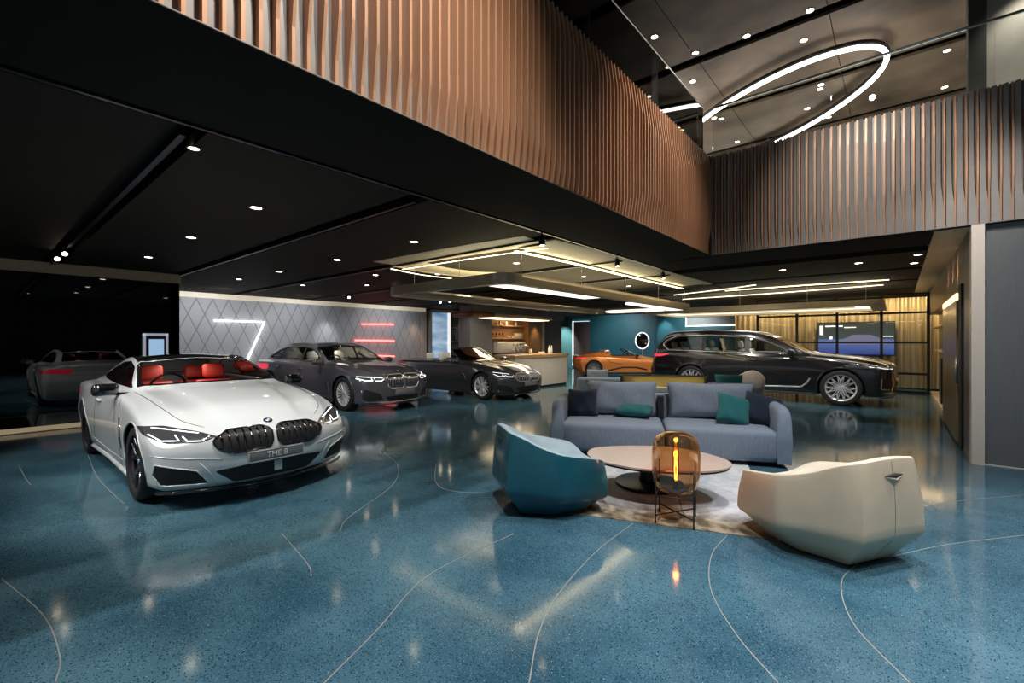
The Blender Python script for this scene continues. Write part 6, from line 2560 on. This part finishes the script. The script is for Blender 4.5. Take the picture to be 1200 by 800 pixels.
# unseen beams added under the low ceiling to brighten cars, lounge and bar
CARS = [((-2.6, 8.4), (-3.3, 8.2, .8), 45), ((-1.9, 9.5), (-2.5, 10.8, .6), 60), ((-7.0, 15.8), (-9.2, 18.0, .5), 170), ((-2.6, 10.6), (-3.0, 13.1, .9), 80), ((-.4, 11.0), (-.8, 13.0, .6), 60), ((-14.0, 14.2), (-15.4, 15.2, 1.4), 40), ((-11.4, 11.6), (-12.8, 12.6, 1.3), 35), ((-6.6, 10.6), (-8.7, 12.2, .6), 60),((-8.6, -.9), (-7.9, 1.0, .6), 90), ((-10.9, .6), (-9.5, 1.8, .8), 60), ((-6.2, -1.4), (-6.4, .9, .7), 70), ((-7.4, 3.1), (-9.0, 5.2, .7), 90), ((-10.2, 3.6), (-11.2, 5.1, .8), 70), ((-5.6, 6.6), (-7.6, 8.4, .6), 90),((-5.0, -.4), (-5.4, 1.4, .7), 120), ((-6.6, .4), (-6.8, 1.6, .8), 90), ((-4.1, 2.2), (-4.9, 2.1, .6), 110), ((-7.6, 3.2), (-7.4, 2.2, .8), 60), ((-3.9, .5), (-4.6, 1.3, .3), 50),
        ((-7.6, 4.4), (-8.6, 5.8, .6), 90), ((-10.5, 4.2), (-11, 5.9, .8), 50), ((-7.3, 7.3), (-8.2, 6.4, .6), 50), ((-7.2, 8.2), (-8.0, 9.2, .6), 80), ((-9.8, 7.7), (-10, 9.2, .7), 40),
        ((-1.2, 12.0), (-1.2, 13.2, .5), 90), ((-3.4, 11.9), (-3.4, 13.2, .5), 90), ((-9.6, 18.6), (-10, 19.9, .5), 150), ((-8.0, 18.4), (-8.4, 19.9, .5), 90)]
for (x, y), aim, pw in CARS:
    light('added_beam', 'SPOT', (x, y, CZ - .1), pw * 1.7, (1, .96, .9), aim, spot_size=1.25, spot_blend=.8, shadow_soft_size=.06)
# quilted wall wash
for y, dx, pw, sz in ((4.4, 2.0, 150, 2.2), (7.0, 1.9, 120, 2.2), (10.6, 2.0, 130, 2.0), (8.15, .8, 75, .8)):
    light('wall_washer', 'SPOT', (QX + dx, y, CZ - .08), pw, (.96, .98, 1), (QX, y, 1.5), spot_size=sz, spot_blend=.9, shadow_soft_size=.05)
light('wall_washer', 'SPOT', (QX + .5, 12.0, CZ - .08), 50, (1, .55, .30), (QX, 12.0, .8), spot_size=1.0, spot_blend=.8, shadow_soft_size=.05)
# teal wall wash
for x, dy, pw, sz in ((-11.2, 2.2, 170, 2.0), (-7.4, 2.0, 130, 2.0), (-8.7, .9, 60, 1.1)):
    light('wall_washer', 'SPOT', (x, 22.2 - dy, CZ - .08), pw, (.85, .97, 1), (x, 22.2, 1.4), spot_size=sz, spot_blend=.9, shadow_soft_size=.05)
# balcony face wash, upper wall lamp, steel panel
light('balcony_spot', 'SPOT', (-.4, 4.6, UZ - .1), 700, (1, .97, .94), (-.3, 8.0, 3.3), spot_size=.75, spot_blend=1, shadow_soft_size=.05)
light('balcony_spot', 'SPOT', (-.2, 1.8, UZ - .1), 780, (1, .91, .80), (-2.45, 1.6, 3.6), spot_size=1.1, spot_blend=1, shadow_soft_size=.05)
light('balcony_spot', 'SPOT', (-.4, 5.4, UZ - .1), 520, (1, .88, .76), (-2.45, 5.8, 3.6), spot_size=1.1, spot_blend=1, shadow_soft_size=.05)
light('upper_spot', 'SPOT', (1.3, 8.45, UZ - .1), 70, (1, .93, .78), (1.3, 8.9, 5.0), spot_size=1.3, spot_blend=.8, shadow_soft_size=.05)
light('panel_spot', 'SPOT', (1.0, 5.6, 6.3), 620, (.98, .99, 1), (.95, 8.0, 2.5), spot_size=.5, spot_blend=.9, shadow_soft_size=.1)
# unseen area lamp standing in for light thrown up from the balcony floor
light('upper_floor_bounce', 'AREA', (-1, 11, FT + .3), 95, (1, .93, .82), (-1, 11, 9), shape='RECTANGLE', size=8, size_y=5)
light('ceiling_glow', 'AREA', (-5.6, 8.5, 2.50), 150, (1, .84, .50), (-5.6, 8.5, 4), shape='RECTANGLE', size=2.4, size_y=6)  # unseen area lamp added to wash the ceiling around the light strips
light('ceiling_glow', 'AREA', (-2.4, 15, 2.45), 70, (1, .88, .62), (-2.4, 15, 4), shape='RECTANGLE', size=4.5, size_y=1.6)  # same added upward wash above the SUV
light('canopy_lamp', 'AREA', (-5.6, 9.0, 2.36), 35, (1, .92, .78), (-5.6, 9.0, 0), shape='RECTANGLE', size=2.4, size_y=6)
light('canopy_lamp', 'AREA', (-2.6, 15.2, 2.33), 30, (1, .9, .75), (-2.6, 15.2, 0), shape='RECTANGLE', size=4.8, size_y=2)

w = bpy.data.worlds.new('daylight')
bpy.context.scene.world = w
w.use_nodes = True
bg = w.node_tree.nodes['Background']
bg.inputs[0].default_value = (.75, .82, .88, 1)
bg.inputs[1].default_value = .35

cd = bpy.data.cameras.new('camera')
co = bpy.data.objects.new('camera', cd)
link(co)
co.location = (0, 0, EYE)
co.rotation_euler = (PI / 2, 0, math.atan2(SN, CS))
cd.sensor_width = 36
cd.lens = 36 * F / 1200
sc = bpy.context.scene
sc.camera = co
sc.view_settings.view_transform = 'Standard'
sc.view_settings.look = 'None'
sc.view_settings.gamma = 1
sc.view_settings.exposure = 0
try:
    sc.view_settings.use_curve_mapping = False
    sc.cycles.use_denoising = True
    sc.cycles.denoiser = 'OPENIMAGEDENOISE'
    sc.cycles.max_bounces = 8
    sc.cycles.diffuse_bounces = 3
    sc.cycles.transparent_max_bounces = 16
    sc.cycles.sample_clamp_indirect = 6
    sc.cycles.caustics_reflective = False
    sc.cycles.caustics_refractive = False
except Exception:
    pass
